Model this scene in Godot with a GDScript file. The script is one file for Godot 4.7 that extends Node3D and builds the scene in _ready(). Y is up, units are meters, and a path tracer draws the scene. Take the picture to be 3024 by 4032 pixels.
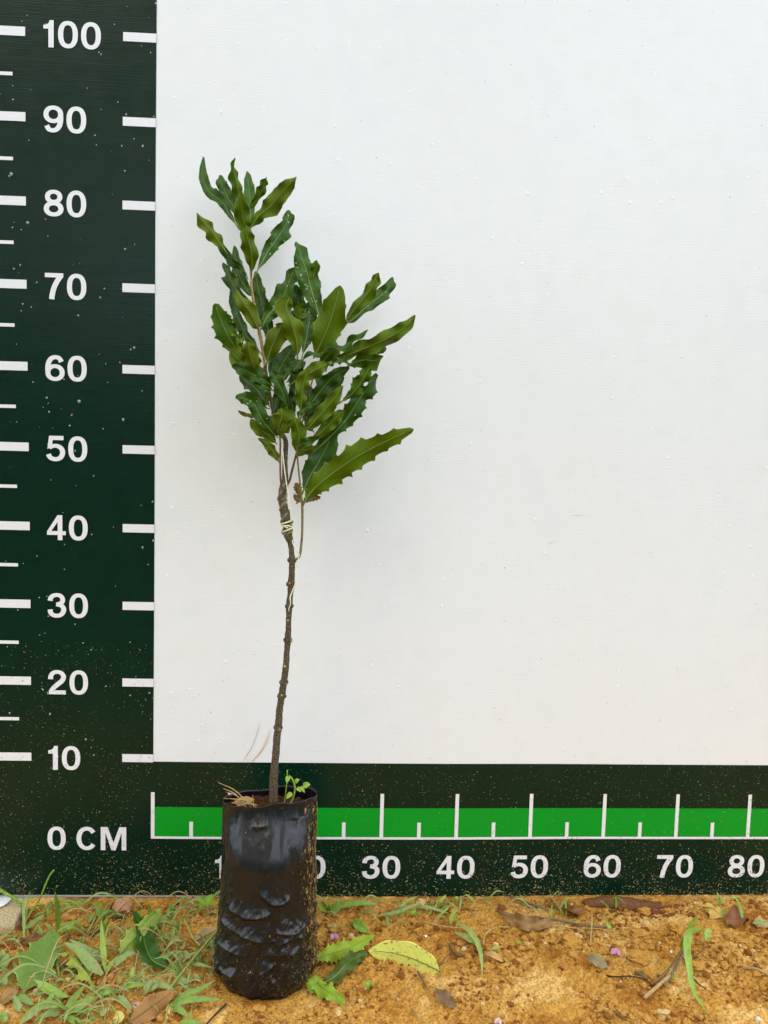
extends Node3D
# A grafted sapling in a black nursery bag in front of a wet measuring banner, on orange soil.
# Ruler zero is x = 0, the banner's face is z = 0, the ground is y = 0. Data tables below are in centimetres.
const SAPLING_LEAVES := [
	[1,[11.47,84.61,8.82,10.2,86.61,8.05,9.26,88.07,7.5,7.67,89.34,6.85,6.87,91.05,6.26,6.76,93.66,5.44],1.2,-25,25,0.35,0.25,0.1,0.9,0,0],
	[1,[11.54,85.78,8.27,10.74,87.42,6.72,9.54,89.31,5.11,8.83,90.86,4.1,8.33,92.29,3.37],1.44,-10,0,0.3,0.3,0.1,1.25,0,5],
	[-1,[11.48,86.2,8.25,11.4,88.02,9.02,11.21,89.45,9.64,10.96,90.75,10.22,11.15,91.96,10.75],1.26,5,70,0.35,0.2,0.05,0.8,0,0],
	[1,[12.71,85.07,8.79,12.43,87.88,6.44,12.03,90.49,4.66,11.6,92.88,3.39],1.2,0,15,0.3,0.2,0.05,1.3,0,0],
	[-1,[12.33,86.9,8.42,13.1,87.62,8.87,13.98,88.79,9.52,14.32,89.5,9.88,14.63,90.18,10.22],0.96,25,55,0.4,0.3,0.05,0.8,0,0],
	[-1,[12.55,84.36,9.14,13.63,85.9,9.66,15.1,87.02,10.17,16.56,88.61,10.78,18.01,89.97,11.34],1.79,0,-15,0.25,0.35,0.12,1,0.2,0],
	[-1,[13.05,83.31,9.75,12.51,84.2,10.54,12.17,85.13,11.18,12.04,86.42,11.85,11.82,88.03,12.45],1.55,0,-10,0.3,0.3,0.05,0.92,0.1,0],
	[-1,[13.06,79.23,10.23,13.23,80.5,11.44,13.16,81.79,12.35,12.82,83.01,12.96,12.72,84.01,13.23],1.6,0,15,0.35,0.3,0.05,0.9,0.1,0],
	[1,[12.61,78.96,9.48,11.99,80.12,9.22,10.69,81.07,8.89,9.58,82.45,8.53,8.56,84.16,8.13],0.89,-35,-10,0.4,0.3,0.05,0.9,0,0],
	[-1,[10.28,81.68,9.74,9.4,82.78,10.12,8.72,83.78,10.44,7.95,84.58,10.75,7.08,85.69,11.14],1.49,-5,50,0.35,0.3,0.1,1,0.3,0],
	[1,[13.2,79.25,9.16,14.48,82.5,7.29,15.43,84.38,6.19,16.49,86.54,4.96,16.78,88.33,4.06],1.72,5,25,0.25,0.35,0.12,1.25,0,8],
	[1,[14.05,73.03,10.18,13.3,74.53,10.11,12.44,76.15,9.86,10.79,78.54,9.15,10.31,79.68,8.75,9.57,81.03,8.16],1.42,-25,-40,0.35,0.3,0.1,0.85,0.2,0],
	[-1,[14.06,73.21,10.75,13.81,73.62,10.95,13.09,75.02,11.43,12.3,76.1,11.64,11.58,77.38,11.65],1.53,0,15,0.4,0.3,0.1,0.75,0.35,0],
	[1,[13.25,77.02,8.93,12.44,77.92,8.37,11.35,79.74,7.42,10.9,81.47,6.62,10.47,83.56,5.68],1.24,0,15,0.3,0.25,0.05,0.75,0,5],
	[1,[14.79,71.44,9.39,14.95,73.07,8.72,14.6,74.42,8.17,14.08,76.35,7.39,13.4,78.6,6.47,13.02,80.69,5.66],1.71,0,0,0.2,0.35,0.2,0.6,0,0],
	[-1,[12.58,69.38,10.31,11.61,70.88,10.62,10.57,72.45,10.96,9.8,74.14,11.29,9.23,75.81,11.61],2.11,0,0,0.2,0.15,0.55,0.62,-0.25,0],
	[1,[12.77,71.68,10.63,11.94,72.73,10.54,11.11,73.78,10.44,10.23,75.03,10.33],0.77,-50,-30,0.4,0.6,0.1,1.1,0,0],
	[1,[14.43,70.37,10,13.31,71.79,9.1,12.31,72.94,8.41,11.36,74.66,7.63,10.59,76.78,6.88,10.19,78.22,6.45],1.06,-30,20,0.35,0.3,0.2,0.75,0,4],
	[-1,[12.31,71.06,11.2,12.31,71.76,11.25,11.69,72.09,11.31,10.85,72.77,11.4],0.65,50,30,0.4,0.6,0.05,1.1,0.3,0],
	[-1,[13.29,68.38,11.71,12.49,69.17,12.43,11.58,70.04,12.98,10.57,71.2,13.31],1.64,10,-25,0.45,0.4,0.2,1.15,0.2,0],
	[-1,[13.94,68.11,11.94,13.74,68.84,12.61,13.42,69.97,13.4,13.28,70.79,13.77,13.23,71.38,13.94],1.64,0,0,0.35,0.35,0.02,0.85,0.45,0],
	[-1,[14.96,67.67,11.31,14.53,68.43,11.62,14.2,69.27,11.96,14,70.19,12.31],0.88,40,30,0.4,0.4,0.05,0.75,0.2,0],
	[1,[16.1,66.63,12.52,15.13,67.27,13.04,13.83,67.9,13.32,12.42,68.57,13.23,11.33,68.82,12.92],1.35,20,-10,0.3,0.3,0.2,0.7,0,0],
	[1,[16.03,66.23,13.16,15.17,66.63,13.35,14.37,67.14,13.32,13.74,67.48,13.16],1.05,20,0,0.3,0.3,0.1,0.85,0,0],
	[1,[15.5,64.48,10.88,14.71,65.39,10.34,13.72,66.58,9.65,12.64,67.42,9.05,11.68,68.3,8.48],1.46,0,0,0.25,0.3,0.3,0.55,0,0],
	[-1,[14.95,69.1,11.24,15.4,70.56,11.78,16.14,72.18,12.42,16.6,73.02,12.76,16.87,73.72,13.04],2,0,-8,0.3,0.3,0.05,0.75,0.3,0],
	[1,[15.62,68.08,9.77,16.17,68.82,8.83,16.87,70.44,7.51,17.82,72.14,6.72],1.93,0,10,0.25,0.25,0.1,0.75,0,0],
	[1,[16.47,67.1,11.08,17.04,68.06,10.58,17.54,69.01,10.11,18.16,70.18,9.53],0.82,-20,0,0.35,0.3,0.05,0.95,0,0],
	[1,[17.6,64.18,13.01,17.25,65.55,13.39,16.58,67.01,13.55,16.13,67.78,13.51,15.8,68.48,13.41],1.17,0,0,0.3,0.25,0.1,0.85,0,0],
	[1,[13.98,72.89,10.2,14.81,74.75,9.62,15.6,75.89,9.11,16.5,77.32,8.36,17.19,79.53,7.18,17.66,81.24,6.15],1.95,10,-10,0.25,0.35,0.1,1.25,0,14],
	[1,[20.83,74.57,10.52,20.48,76.07,10.06,19.8,78.12,9.26,19.16,80.37,8.21,18.52,82.14,7.24,17.76,84.23,5.97],2.24,0,15,0.22,0.35,0.15,1.3,0,18],
	[-1,[19.7,78.86,8.55,20,79.77,8.91,20.24,80.55,9.22,20.4,81.37,9.55],1.01,30,20,0.3,0.3,0.1,0.8,0.1,0],
	[1,[18.66,73.63,8.16,18.48,74.92,7.69,18.29,76.62,7.07,17.98,78.2,6.49,17.88,79.27,6.11],1.42,20,0,0.25,0.25,0.05,0.5,0,0],
	[1,[17.29,72.98,8.03,17.41,74.33,7.3,17.6,75.42,6.69,17.87,76.32,6.18],1.18,10,0,0.25,0.25,0.05,0.5,0,0],
	[-1,[18.5,69.67,11.78,18.47,71.46,12.72,18.18,72.78,13.27,17.72,74.1,13.67,17.3,75.44,13.9,17.73,76.41,13.98],2.17,0,25,0.35,0.35,0.12,1.12,0.25,0],
	[-1,[20.26,70.18,10.84,21.04,71.71,11.37,21.85,73.57,11.88,22.54,75.65,12.28,23.14,78.07,12.54],2.94,0,-8,0.15,0.2,0.3,1,0.1,0],
	[1,[18.89,70.2,10.24,19.23,72.17,9.14,19.46,73.89,8.21,19.58,75.64,7.28,19.26,77.13,6.49],1.59,10,-10,0.25,0.3,0.1,0.85,0,8],
	[-1,[19.32,75.95,9.86,19.09,75.43,10,18.74,75.16,10.1,18.49,75.85,10.29,18.98,76.31,10.46],0.89,0,0,0.3,0.3,0,0.8,0.2,0],
	[-1,[23.64,74.12,10.09,24.35,75.3,10.41,25.41,76.59,10.8,26.57,78.1,11.24,27.02,79.02,11.49,27.39,79.79,11.69],1.36,10,-35,0.35,0.3,0.08,1.05,0.15,0],
	[1,[23.58,74.12,9.7,24.73,75.06,8.96,26.33,76.77,7.83,28.1,78.39,6.69,28.87,79.4,6.1,29.35,80.6,5.51],1.48,-20,10,0.25,0.35,0.05,1.25,0,8],
	[-1,[21.8,69.66,11.1,23.25,70.19,11.67,25.04,70.89,12.28,27.04,71.72,12.84,29.02,72.67,13.26,30.53,73.74,13.49,31.49,74.94,13.6],1.64,15,25,0.3,0.5,0.05,1.08,0.1,0],
	[1,[18.4,69.21,11.83,19.65,70.21,12.1,21.32,70.66,12.28,23.59,71.31,12.33,25,72.32,12.23,26.33,73.36,12.03],1,-50,-45,0.35,0.5,0.05,1,0.1,0],
	[1,[25.33,70.07,9.98,26.43,70.62,9.72,27.42,71.19,9.25,28.59,71.91,8.42],1,-20,30,0.4,0.4,0.2,1,0,0],
	[-1,[20.3,69.03,9.68,21.27,69.89,9.89,22,70.74,10.07,22.72,71.35,10.22,22.46,72.29,10.38],1.47,0,0,0.25,0.3,0.1,0.7,0,0],
	[-1,[23.99,69.32,10.35,25.2,69.92,10.79,26.16,70.17,11.02,27.14,70.06,11.17,28.18,70.62,11.25],1.88,-10,20,0.3,0.4,0.45,0.72,-0.1,0],
	[1,[18.79,63.03,11.56,20.43,65.51,11.25,21.49,67,11.06,22.67,68.26,10.89,24.36,69.3,10.68],1.69,0,20,0.25,0.25,0.2,0.55,0,0],
	[-1,[17.55,66.93,12.09,19.13,67.81,12.8,20.44,68.59,13.16,21.38,69.08,13.28,21.97,69.27,13.29],1.58,0,0,0.3,0.3,0.1,0.85,0.2,0],
	[1,[21.61,69,12.95,22.33,69.35,13.16,23.15,69.72,13.3,23.99,69.5,13.33,24.94,69.42,13.25],0.7,-40,-30,0.4,0.5,0,1.1,0.2,0],
	[-1,[19.05,63.59,13.09,19.11,65.1,13.61,19.2,66.26,13.92,19.45,67.42,14.14,19.84,68.58,14.29],1.34,0,50,0.4,0.35,0.1,0.85,0.15,0],
	[-1,[19.38,61.75,13.11,20.33,62.66,13.46,21.5,63.98,13.85,22.66,65.41,14.14,23.67,66.93,14.31],1.51,5,-10,0.3,0.3,0.1,0.75,0.15,0],
	[1,[18.64,63.16,11.14,19.69,64.31,10.66,21.11,65.97,9.99,22.31,67.14,9.48,23.76,68.34,8.91],1.75,0,0,0.25,0.25,0.1,0.5,0,0],
	[1,[18.65,63.1,13.24,19.12,63.93,13.42,19.93,64.66,13.42,20.81,65.11,13.24],0.7,-40,-20,0.4,0.4,0,0.9,0.1,0],
	[1,[20.54,59.56,11.17,22.81,61.82,11.2,24.01,63.19,11.12,25.19,65.06,10.9,25.9,66.31,10.7,26.98,67.58,10.41,27.45,68.77,10.15],1.91,0,20,0.25,0.35,0.5,0.62,0,4],
	[-1,[23.23,65.1,11.33,24.78,66.33,11.73,25.72,67.55,11.9,26.24,68.52,11.94,26.67,69.27,11.93],1.46,10,20,0.35,0.35,0.4,0.62,-0.1,0],
	[-1,[19.62,60.03,12.51,21.64,62.11,13.08,22.81,63.33,13.33,24.01,64.28,13.51],1.33,0,0,0.3,0.25,0.08,0.75,0.15,0],
	[1,[19.24,54.65,11.53,20.08,56.71,10.63,21.01,58.33,10.01,21.95,60.21,9.45,22.89,62.6,8.95],2.65,0,0,0.18,0.15,0.3,0.62,0,0],
	[-1,[19.46,53.52,12.87,20.23,54.9,13.36,21.42,56.15,13.86,23.53,57.89,14.55,25.85,59.49,15.14,28.73,61.08,15.66,31.46,62.34,15.97],2.42,0,5,0.18,0.2,0.6,1.1,0.1,0],
	[1,[19.35,53.71,12.14,20.18,54.32,11.78,21.38,54.42,11.36],0.75,10,0,0.3,0.3,0.6,0.9,0.9,0],
	[-1,[19.23,53.83,12.13,18.73,54.17,11.99,18.46,54.04,11.93],0.98,0,0,0.3,0.3,0.6,0.8,0.7,0],
	[-1,[19.18,54.3,11.87,18.83,55.27,11.87,18.59,56.02,11.87],0.75,0,0,0.3,0.3,0.6,0.75,0.8,0],
	[-1,[18.63,59.16,12.81,18.77,60.13,13.41,18.96,61.43,14.05,18.73,62.36,14.38,18.35,63.34,14.61],1.62,0,10,0.4,0.3,0.05,0.75,0.15,0],
	[1,[18.66,60.24,13.68,19.32,60.55,13.93,20.04,60.75,14.08,21.23,61.51,14.08],0.93,15,20,0.4,0.4,0.05,0.95,0.1,0],
	[-1,[16.53,61.62,12.91,16.82,62.55,14.08,17.09,63.47,14.67,16.96,64.31,14.71],2.33,0,0,0.45,0.35,0.05,0.85,0.2,0],
	[-1,[16.79,60.67,13.23,17.17,61.62,13.8,17.89,62.57,14.25,18.36,63.28,14.43],0.99,30,20,0.35,0.4,0.05,0.85,0.15,0],
	[1,[16.55,61.03,12.58,15.68,61.95,13.03,14.74,63.1,13.33,13.9,64.73,13.38,12.57,65.41,13.17,11.82,65.28,12.98],1.45,0,35,0.3,0.35,0.2,0.75,0,8],
	[1,[15.48,64.28,11.2,14.38,64.62,11.2,13.13,65.2,10.85,12.22,65.57,10.39],0.99,20,0,0.35,0.45,0.15,0.85,0,4],
	[-1,[14.01,63.16,10.93,13.18,63.5,11.08,12.47,63.66,11.21,11.88,64,11.33],0.47,20,0,0.3,0.3,0,1.05,0.6,0],
	[-1,[16.4,60.31,12.07,15.54,61.24,12.69,14.5,62.04,13.16,13.58,63.07,13.47],1.39,0,0,0.35,0.35,0.15,1.05,0.3,0],
	[-1,[16.73,58.26,12.11,16.26,59.1,12.39,15.56,60.04,12.67,14.37,60.97,12.91],0.98,20,0,0.35,0.35,0.1,0.9,0.2,0],
	[-1,[18.51,58.78,11.65,19.11,59.53,11.88,20.09,59.92,12.12,20.57,60.17,12.25],1.04,20,0,0.3,0.3,0.05,0.7,0.3,0],
	[1,[18.08,63.19,9.84,17.87,64.94,9.1,17.99,66.6,8.41,17.63,67.61,7.97],1.16,0,0,0.25,0.3,0.15,0.45,0,0],
	[1,[16.31,62.14,10.66,16.17,63.62,10.01,16.34,65.26,9.3,16.15,66.52,8.76],0.99,15,0,0.25,0.3,0.1,0.5,0,0],
	[1,[18.29,65.54,9.58,18.12,67.42,8.78,18.34,68.85,8.18,18.38,70.01,7.7],1.46,0,0,0.25,0.3,0.1,0.5,0,0],
	[1,[15.13,67.92,9.4,15.41,69.09,8.66,15.53,70.07,8.07,15.92,71.07,7.42],1.05,0,0,0.25,0.3,0.1,0.5,0,0],
	[1,[20.45,61.78,9.91,19.92,62.76,9.5,20.86,64.29,8.84,22.07,65.23,8.27],1.45,0,0,0.25,0.3,0.1,0.45,0,0],
	[-1,[14.9,64.54,11.17,15.26,65.79,11.45,15.09,66.31,11.57],0.64,0,0,0.3,0.3,0.05,0.8,0.1,0],
	[1,[15.92,64.06,10.43,16.04,65.18,9.94,16.17,66.21,9.48,15.76,67.05,9.07],0.99,0,0,0.25,0.3,0.1,0.5,0,0],
	[1,[16.8,61.16,11.97,16.3,61.87,11.9,15.8,62.82,11.83,15.54,63.54,11.77],1.16,0,0,0.25,0.3,0.1,0.7,0.1,0],
	[1,[17.13,67.47,9.61,17.92,68.26,8.13,18.41,69.03,7],1.31,23.81,-24.69,0.3,0.3,0.15,1,0,0],
	[1,[16.7,65.35,9.98,16.48,66.26,9.46,16.04,67.17,8.89],1.04,-16.81,4.87,0.3,0.3,0.15,1,0,0],
	[1,[17.56,64.16,9.78,16.77,64.86,9.32,16.33,65.57,8.96],1.44,14.32,18.31,0.3,0.3,0.15,1,0,0],
	[1,[18.67,64.68,9.96,18.31,65.43,8.87,17.87,66.19,7.74],1.02,1.4,21.88,0.3,0.3,0.15,1,0,0],
	[1,[19.88,65.46,9.71,19.81,66.28,8.95,19.99,67.13,8.15],1.22,-4.93,7.49,0.3,0.3,0.15,1,0,0],
	[1,[20.82,66.98,9.42,20.81,68.05,8.56,20.59,69.14,7.69],1.03,9.33,-12.32,0.3,0.3,0.15,1,0,0],
	[1,[15.65,67.31,9.58,15.85,68.41,8.23,15.77,69.53,6.96],1.13,-0.11,-15.88,0.3,0.3,0.15,1,0,0],
	[1,[17.72,68.71,9.63,18.4,69.51,8.34,18.85,70.31,7.27],1.16,-8.44,3.61,0.3,0.3,0.15,1,0,0],
	[1,[16.72,68.7,9.39,17.33,69.72,8.13,17.88,70.75,6.92],0.98,11.63,19.73,0.3,0.3,0.15,1,0,0],
	[1,[18.72,66.56,9.27,18.63,67.6,8.63,18.86,68.66,7.97],1.22,-6.82,13.39,0.3,0.3,0.15,1,0,0],
	[1,[20.4,64.24,9.89,19.97,64.89,9.34,19.4,65.55,8.73],1.2,-0.61,15.51,0.3,0.3,0.15,1,0,0],
	[1,[19.44,62.73,9.89,19.59,63.89,9.42,19.62,65.04,8.95],1.01,-7.49,-15.55,0.3,0.3,0.15,1,0,0],
	[1,[17.6,62.19,9.87,17.62,63.13,8.94,17.55,64.08,8.03],1.16,-4.05,20.12,0.3,0.3,0.15,1,0,0],
	[1,[16.61,63.63,10.03,17.17,64.32,9.46,18.03,65.04,8.75],1.32,-7.63,-22.06,0.3,0.3,0.15,1,0,0],
]
const TRUNK := [16.91,19.7,15.2,0.53,16.89,21.07,15.14,0.5,16.87,23.13,14.97,0.46,17,25.2,14.8,0.42,17.11,27.26,14.63,0.4,17.23,28.5,14.53,0.41,17.33,30.36,14.38,0.38,17.55,32.02,14.24,0.39,17.75,33.57,14.11,0.38,17.95,35.38,13.96,0.35,18.02,37.09,13.82,0.33,18.1,38.33,13.72,0.37,18.14,40.5,13.54,0.31,18.16,42.16,13.41,0.36,18.26,43.52,13.29,0.33,18.32,44.61,13.21,0.39,18.38,46.24,13.07,0.33,18.35,47.33,12.98,0.36,18.28,48.23,12.91,0.3,18.19,49.14,12.83,0.32,17.96,49.86,12.77,0.44,17.78,50.94,12.68,0.5,17.55,52.02,12.6,0.53,17.32,53.1,12.51,0.47,17.12,54,12.4,0.46,17.1,54.82,12.31,0.45,17.28,55.64,12.21,0.49,17.36,56.27,12.14,0.38,17.33,57.54,11.99,0.32,17.3,58.9,11.83,0.29,17.36,60.33,11.67,0.29,17.19,61.05,11.58,0.26,16.57,61.89,11.48,0.2,16.19,62.6,11.4,0.17,15.79,64.05,11.23,0.17,15.44,65.74,11.03,0.18,15.09,67.43,10.84,0.18,14.85,68.77,10.68,0.18,14.78,69.1,10.64,0.22]
const SHOOT := [14.8,69.06,10.65,0.19,14.63,69.87,10.55,0.16,14.35,71.67,10.34,0.18,14.1,72.76,10.21,0.21,13.85,73.75,10.1,0.16,13.49,75.46,9.9,0.16,13.23,76.82,9.74,0.16,12.99,78.34,9.56,0.15,12.94,79.39,9.43,0.13,12.73,80.96,9.25,0.1,12.52,82.54,9.06,0.09,12.02,83.57,8.94,0.09,11.63,84.61,8.82,0.07]
const TWIG_RED := [17.13,55.41,13.14,0.11,16.96,56.21,13.05,0.11,16.84,58.09,12.83,0.1,16.8,60.31,12.57,0.1,16.71,61.39,12.44,0.09]
const TWIG_RIGHT := [17.63,55.82,11.99,0.13,17.89,56.37,11.93,0.14,18.13,57.46,11.8,0.13,18.38,58.56,11.68,0.12,18.63,59.76,11.54,0.12,18.79,61.95,11.28,0.1,19.36,63.67,11.09,0.09,19.73,66,10.82,0.1,20.12,67.48,10.65,0.07,20.33,68.83,10.5,0.06]
const SUCKER := [18.34,47.25,13.09,0.11,18.84,47.42,13.08,0.14,19.22,47.86,13.04,0.14,19.4,49.45,12.91,0.14,19.44,50.81,12.8,0.13,19.43,52.16,12.69,0.14,19.38,53.52,12.57,0.14,19.24,54.6,12.44,0.12,19.04,56.23,12.25,0.11,18.8,58.03,12.04,0.1,18.7,59.16,11.91,0.09]
const STRING_UP := [17.06,60.08,12.8,0.05,17.28,58.11,13.03,0.06,17.57,56.23,13.25,0.06,17.84,54.72,13.43,0.07,18.02,53.56,13.57,0.07,18.18,52.49,13.67,0.06,18.22,51.86,13.72,0.06]
const STRING_DOWN := [18.05,51.25,13.77,0.06,18.41,51.06,13.78,0.07,18.65,50.44,13.84,0.07,18.62,49.9,13.88,0.06,18.43,49.54,13.91,0.06,18.73,48.83,13.97,0.07,19.15,48.26,14.02,0.07,19.14,47.59,14.07,0.06,18.85,46.69,14.15,0.06,18.96,46.06,14.2,0.06,18.89,44.99,14.29,0.08,18.57,44.08,14.37,0.07,18.32,43.36,14.42,0.07,18.38,42.56,14.49,0.05,18.21,42.11,14.53,0.04,18.19,41.75,14.56,0.03]
const WRAPS := [[17.07,51.38,12.65,0.07,17.62,51.54,12.63,0.07,18.16,51.76,12.62,0.07],[17.12,51.18,12.66,0.07,17.59,51.18,12.66,0.07,18.07,51.24,12.66,0.07],[17.36,50.52,12.72,0.07,17.77,50.69,12.71,0.07,18.18,50.9,12.69,0.07],[17.18,51.2,12.66,0.07,17.58,51.05,12.68,0.07,17.98,50.95,12.68,0.07]]
const BUDS := [[18.07,40.56,13.89,0.16,1],[18.46,38.32,14.08,0.13,2],[17.84,35.4,14.32,0.2,1],[18.08,33.45,14.48,0.13,1],[17.57,32.16,14.59,0.17,1],[17.65,30.38,14.73,0.14,3],[17.4,28.32,14.9,0.2,4],[18.17,44.71,13.55,0.2,4],[18.63,42.28,13.75,0.13,3],[17.42,33.57,14.47,0.13,3]]
const GROUND_LEAVES := {
	"toothed_big": [[-9.09,0.6,20.11,-9.13,1,17.21,-9.17,1.6,14.17,-8.7,2.4,11.05],3.96],
	"toothed_light": [[-0.84,0.8,13.38,0.09,1.2,11.5,1.24,1.8,10.26,2.57,2.4,6.9],2.38],
	"dark_rolled": [[5.81,0.4,15.71,3.54,1,14.61,2.12,1.2,12.58,0.93,1.6,9.65,-0.84,2,6.57],2.21],
	"strip_curled": [[-1.84,0.5,18.98,-3.68,0.9,16.38,-5.55,1.2,14.34,-7.26,1.5,13.51],1.55],
	"brown_long": [[3.17,0.6,24.53,4.35,0.8,23.07,5.52,0.9,21.3,6.87,1,20.12],2.16],
	"tan_upright": [[-3.67,0.5,5.19,-2.91,1.2,4.53,-2,2.2,3.74],2.12],
	"red_brown": [[-2.27,0.4,5.33,-3.18,0.8,4.78,-4.24,1.2,3.75],1.81],
	"tan_by_bag": [[7.45,0.5,10.7,8.39,0.9,9.96,9.87,1.2,8.9],1.81],
	"brown_left": [[-13.06,0.3,10.54,-11.79,0.7,10.5,-10.16,0.9,10.56],1.19],
	"brown_corner": [[-10.78,0.3,21.59,-10.42,0.6,20.72,-9.64,0.8,20.13],1.46],
	"pale_bottom": [[1.98,0.4,24.25,2.01,0.8,23.87,1.64,1,23],1.04],
	"shell_brown": [[-9.09,0.4,14.86,-8.39,0.6,14.67,-7.83,0.6,14.04],1.14],
	"toothed_right": [[21.79,0.9,14.5,23.62,1.3,13.9,25.99,1.5,12.83,28.96,1,9.42],1.85],
	"half_brown": [[22.42,0.4,18.04,24.02,1,17.68,25.49,1.1,16.03,26.69,0.8,13.7,28.08,0.5,12.83],1.6],
	"lower_green": [[21.73,0.6,17.07,22.77,0.8,19.12,23.91,0.7,20.19,25.37,0.4,21.24],1.8],
	"bag_side_green": [[21.66,0.3,19.36,21.95,0.8,18.62,22.15,1.3,17.85],1.49],
	"yellow": [[36.41,0.3,15.88,34.96,0.5,14.93,32.51,0.8,13.46,30.15,0.8,12.61,28.17,0.5,12.55],3.17],
	"short_green": [[26.4,1.2,6.48,27.12,0.9,7.56,28.3,0.5,8.05],1.14],
	"grey_brown": [[35.44,0.4,19.09,36.27,0.6,20.88,37.42,0.4,22.12],1.41],
	"curl_tan": [[41.94,0.4,12.9,43.02,0.7,13.65,43.94,0.4,14.3],0.71],
	"dry_long": [[45.01,0.4,3.6,47.18,0.9,6.92,49.43,0.9,7.62,51.95,0.6,6.79],1.72],
	"brown_cup": [[54.36,0.4,2.34,54.95,0.9,4.3,56.66,0.5,3.8],1.76],
	"grey_flat": [[53.91,0.3,13.55,54.85,0.5,14.75,56.08,0.3,15.33],1.3],
	"yellow_tan": [[72.47,0.4,3.85,73.24,0.9,4.89,74.37,0.5,5.65],1.83],
	"red_right": [[73.97,0.3,7.41,75.6,0.8,6.51,77.79,0.6,5.47],2.15],
	"tan_right": [[77.85,0.3,7.42,78.94,0.6,6.88,80.45,0.5,6.38],1.45],
}
const GROUND_STEMS := {
	"pale_stem": [[6.06,0.5,19.4,8.08,1.4,15.5,9.32,2.2,13.66,10.94,3.2,11.04],0.143],
	"pale_stem_short": [[8.51,1.6,13.5,7.44,2.2,12.04,6.33,2.8,10.45],0.132],
	"dry_stem_left": [[-8.68,0.6,13.4,-7.3,0.6,14.68,-6.14,0.4,15.62],0.135],
	"dark_root": [[12.65,0.3,21.18,11.73,0.4,22.81,10.86,0.4,24.45],0.122],
	"straw_thin": [[-1.4,0.4,18.96,-1.35,0.9,17.6,-1.1,1.2,16.37],0.091],
	"straw_back": [[34.73,0.5,5.98,36.98,0.7,7.42,39.46,0.7,8.06,40.27,0.5,7.58],0.093],
	"straw_hook": [[42.06,0.4,11.19,42.62,0.7,9.9,44.06,1,8.87,45.8,0.8,8.4],0.110],
	"thick_twig": [[38.01,0.5,11.61,38.63,0.6,12.91,39.42,0.5,13.46],0.259],
	"short_twig": [[33.82,0.3,15.42,34.18,0.3,16.98,34.54,0.3,18.37],0.135],
	"thin_twig": [[36.44,0.3,14.64,37.12,0.5,13.86,37.97,0.5,12.61],0.097],
	"front_straw": [[32.61,0.3,22.05,32.98,0.3,23.18,33.36,0.3,24.07],0.109],
	"dry_stalk": [[50.19,0.5,5.29,53.19,0.7,6.27,55.98,0.6,7.15,58.45,0.4,7.34],0.160],
	"dry_stalk_back": [[47.42,0.5,0.7,49.55,0.7,2.66,51.96,0.5,4.08],0.165],
	"stalk_upright": [[55.45,0.3,10.62,56.1,1,8.82,56.71,1.8,6.9],0.122],
	"straw_long": [[51.56,0.4,7.14,54.28,0.5,7.49,57.78,0.5,7.84,60.59,0.4,9.02],0.090],
	"straw_a": [[58.47,0.4,20.62,60.64,0.7,19.17,62.53,0.9,17.56],0.230],
	"straw_b": [[60.05,0.5,18.6,62.32,1,17.14,65.33,1.6,14.27],0.192],
	"straw_c": [[61.39,0.5,18.89,63.47,1,16.58,65.46,1.5,14.42],0.171],
	"twig_dark": [[54.55,0.4,15.76,56.07,0.4,16.76,58.02,0.4,17.48,60.03,0.3,17.49],0.096],
	"twig_piece": [[59.21,0.4,15.94,59.55,0.4,16.79,59.94,0.3,17.49],0.195],
	"twig_back": [[52.91,0.3,0.7,53.2,0.5,2.32,53.58,0.4,3.7],0.131],
	"twig_right": [[72.35,0.3,15.25,73.29,0.5,16.34,74.65,0.4,17.34],0.181],
	"twig_front": [[54.4,0.3,22.91,54.96,0.3,23.77,55.6,0.3,24.85],0.122],
	"twig_lower": [[65.37,0.4,17.4,65.63,0.4,18.51,66.04,0.3,19.31],0.087],
	"root_right": [[67.12,0.4,13.34,68.52,0.8,12.74,69.1,1.2,11.8],0.101],
}
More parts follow.
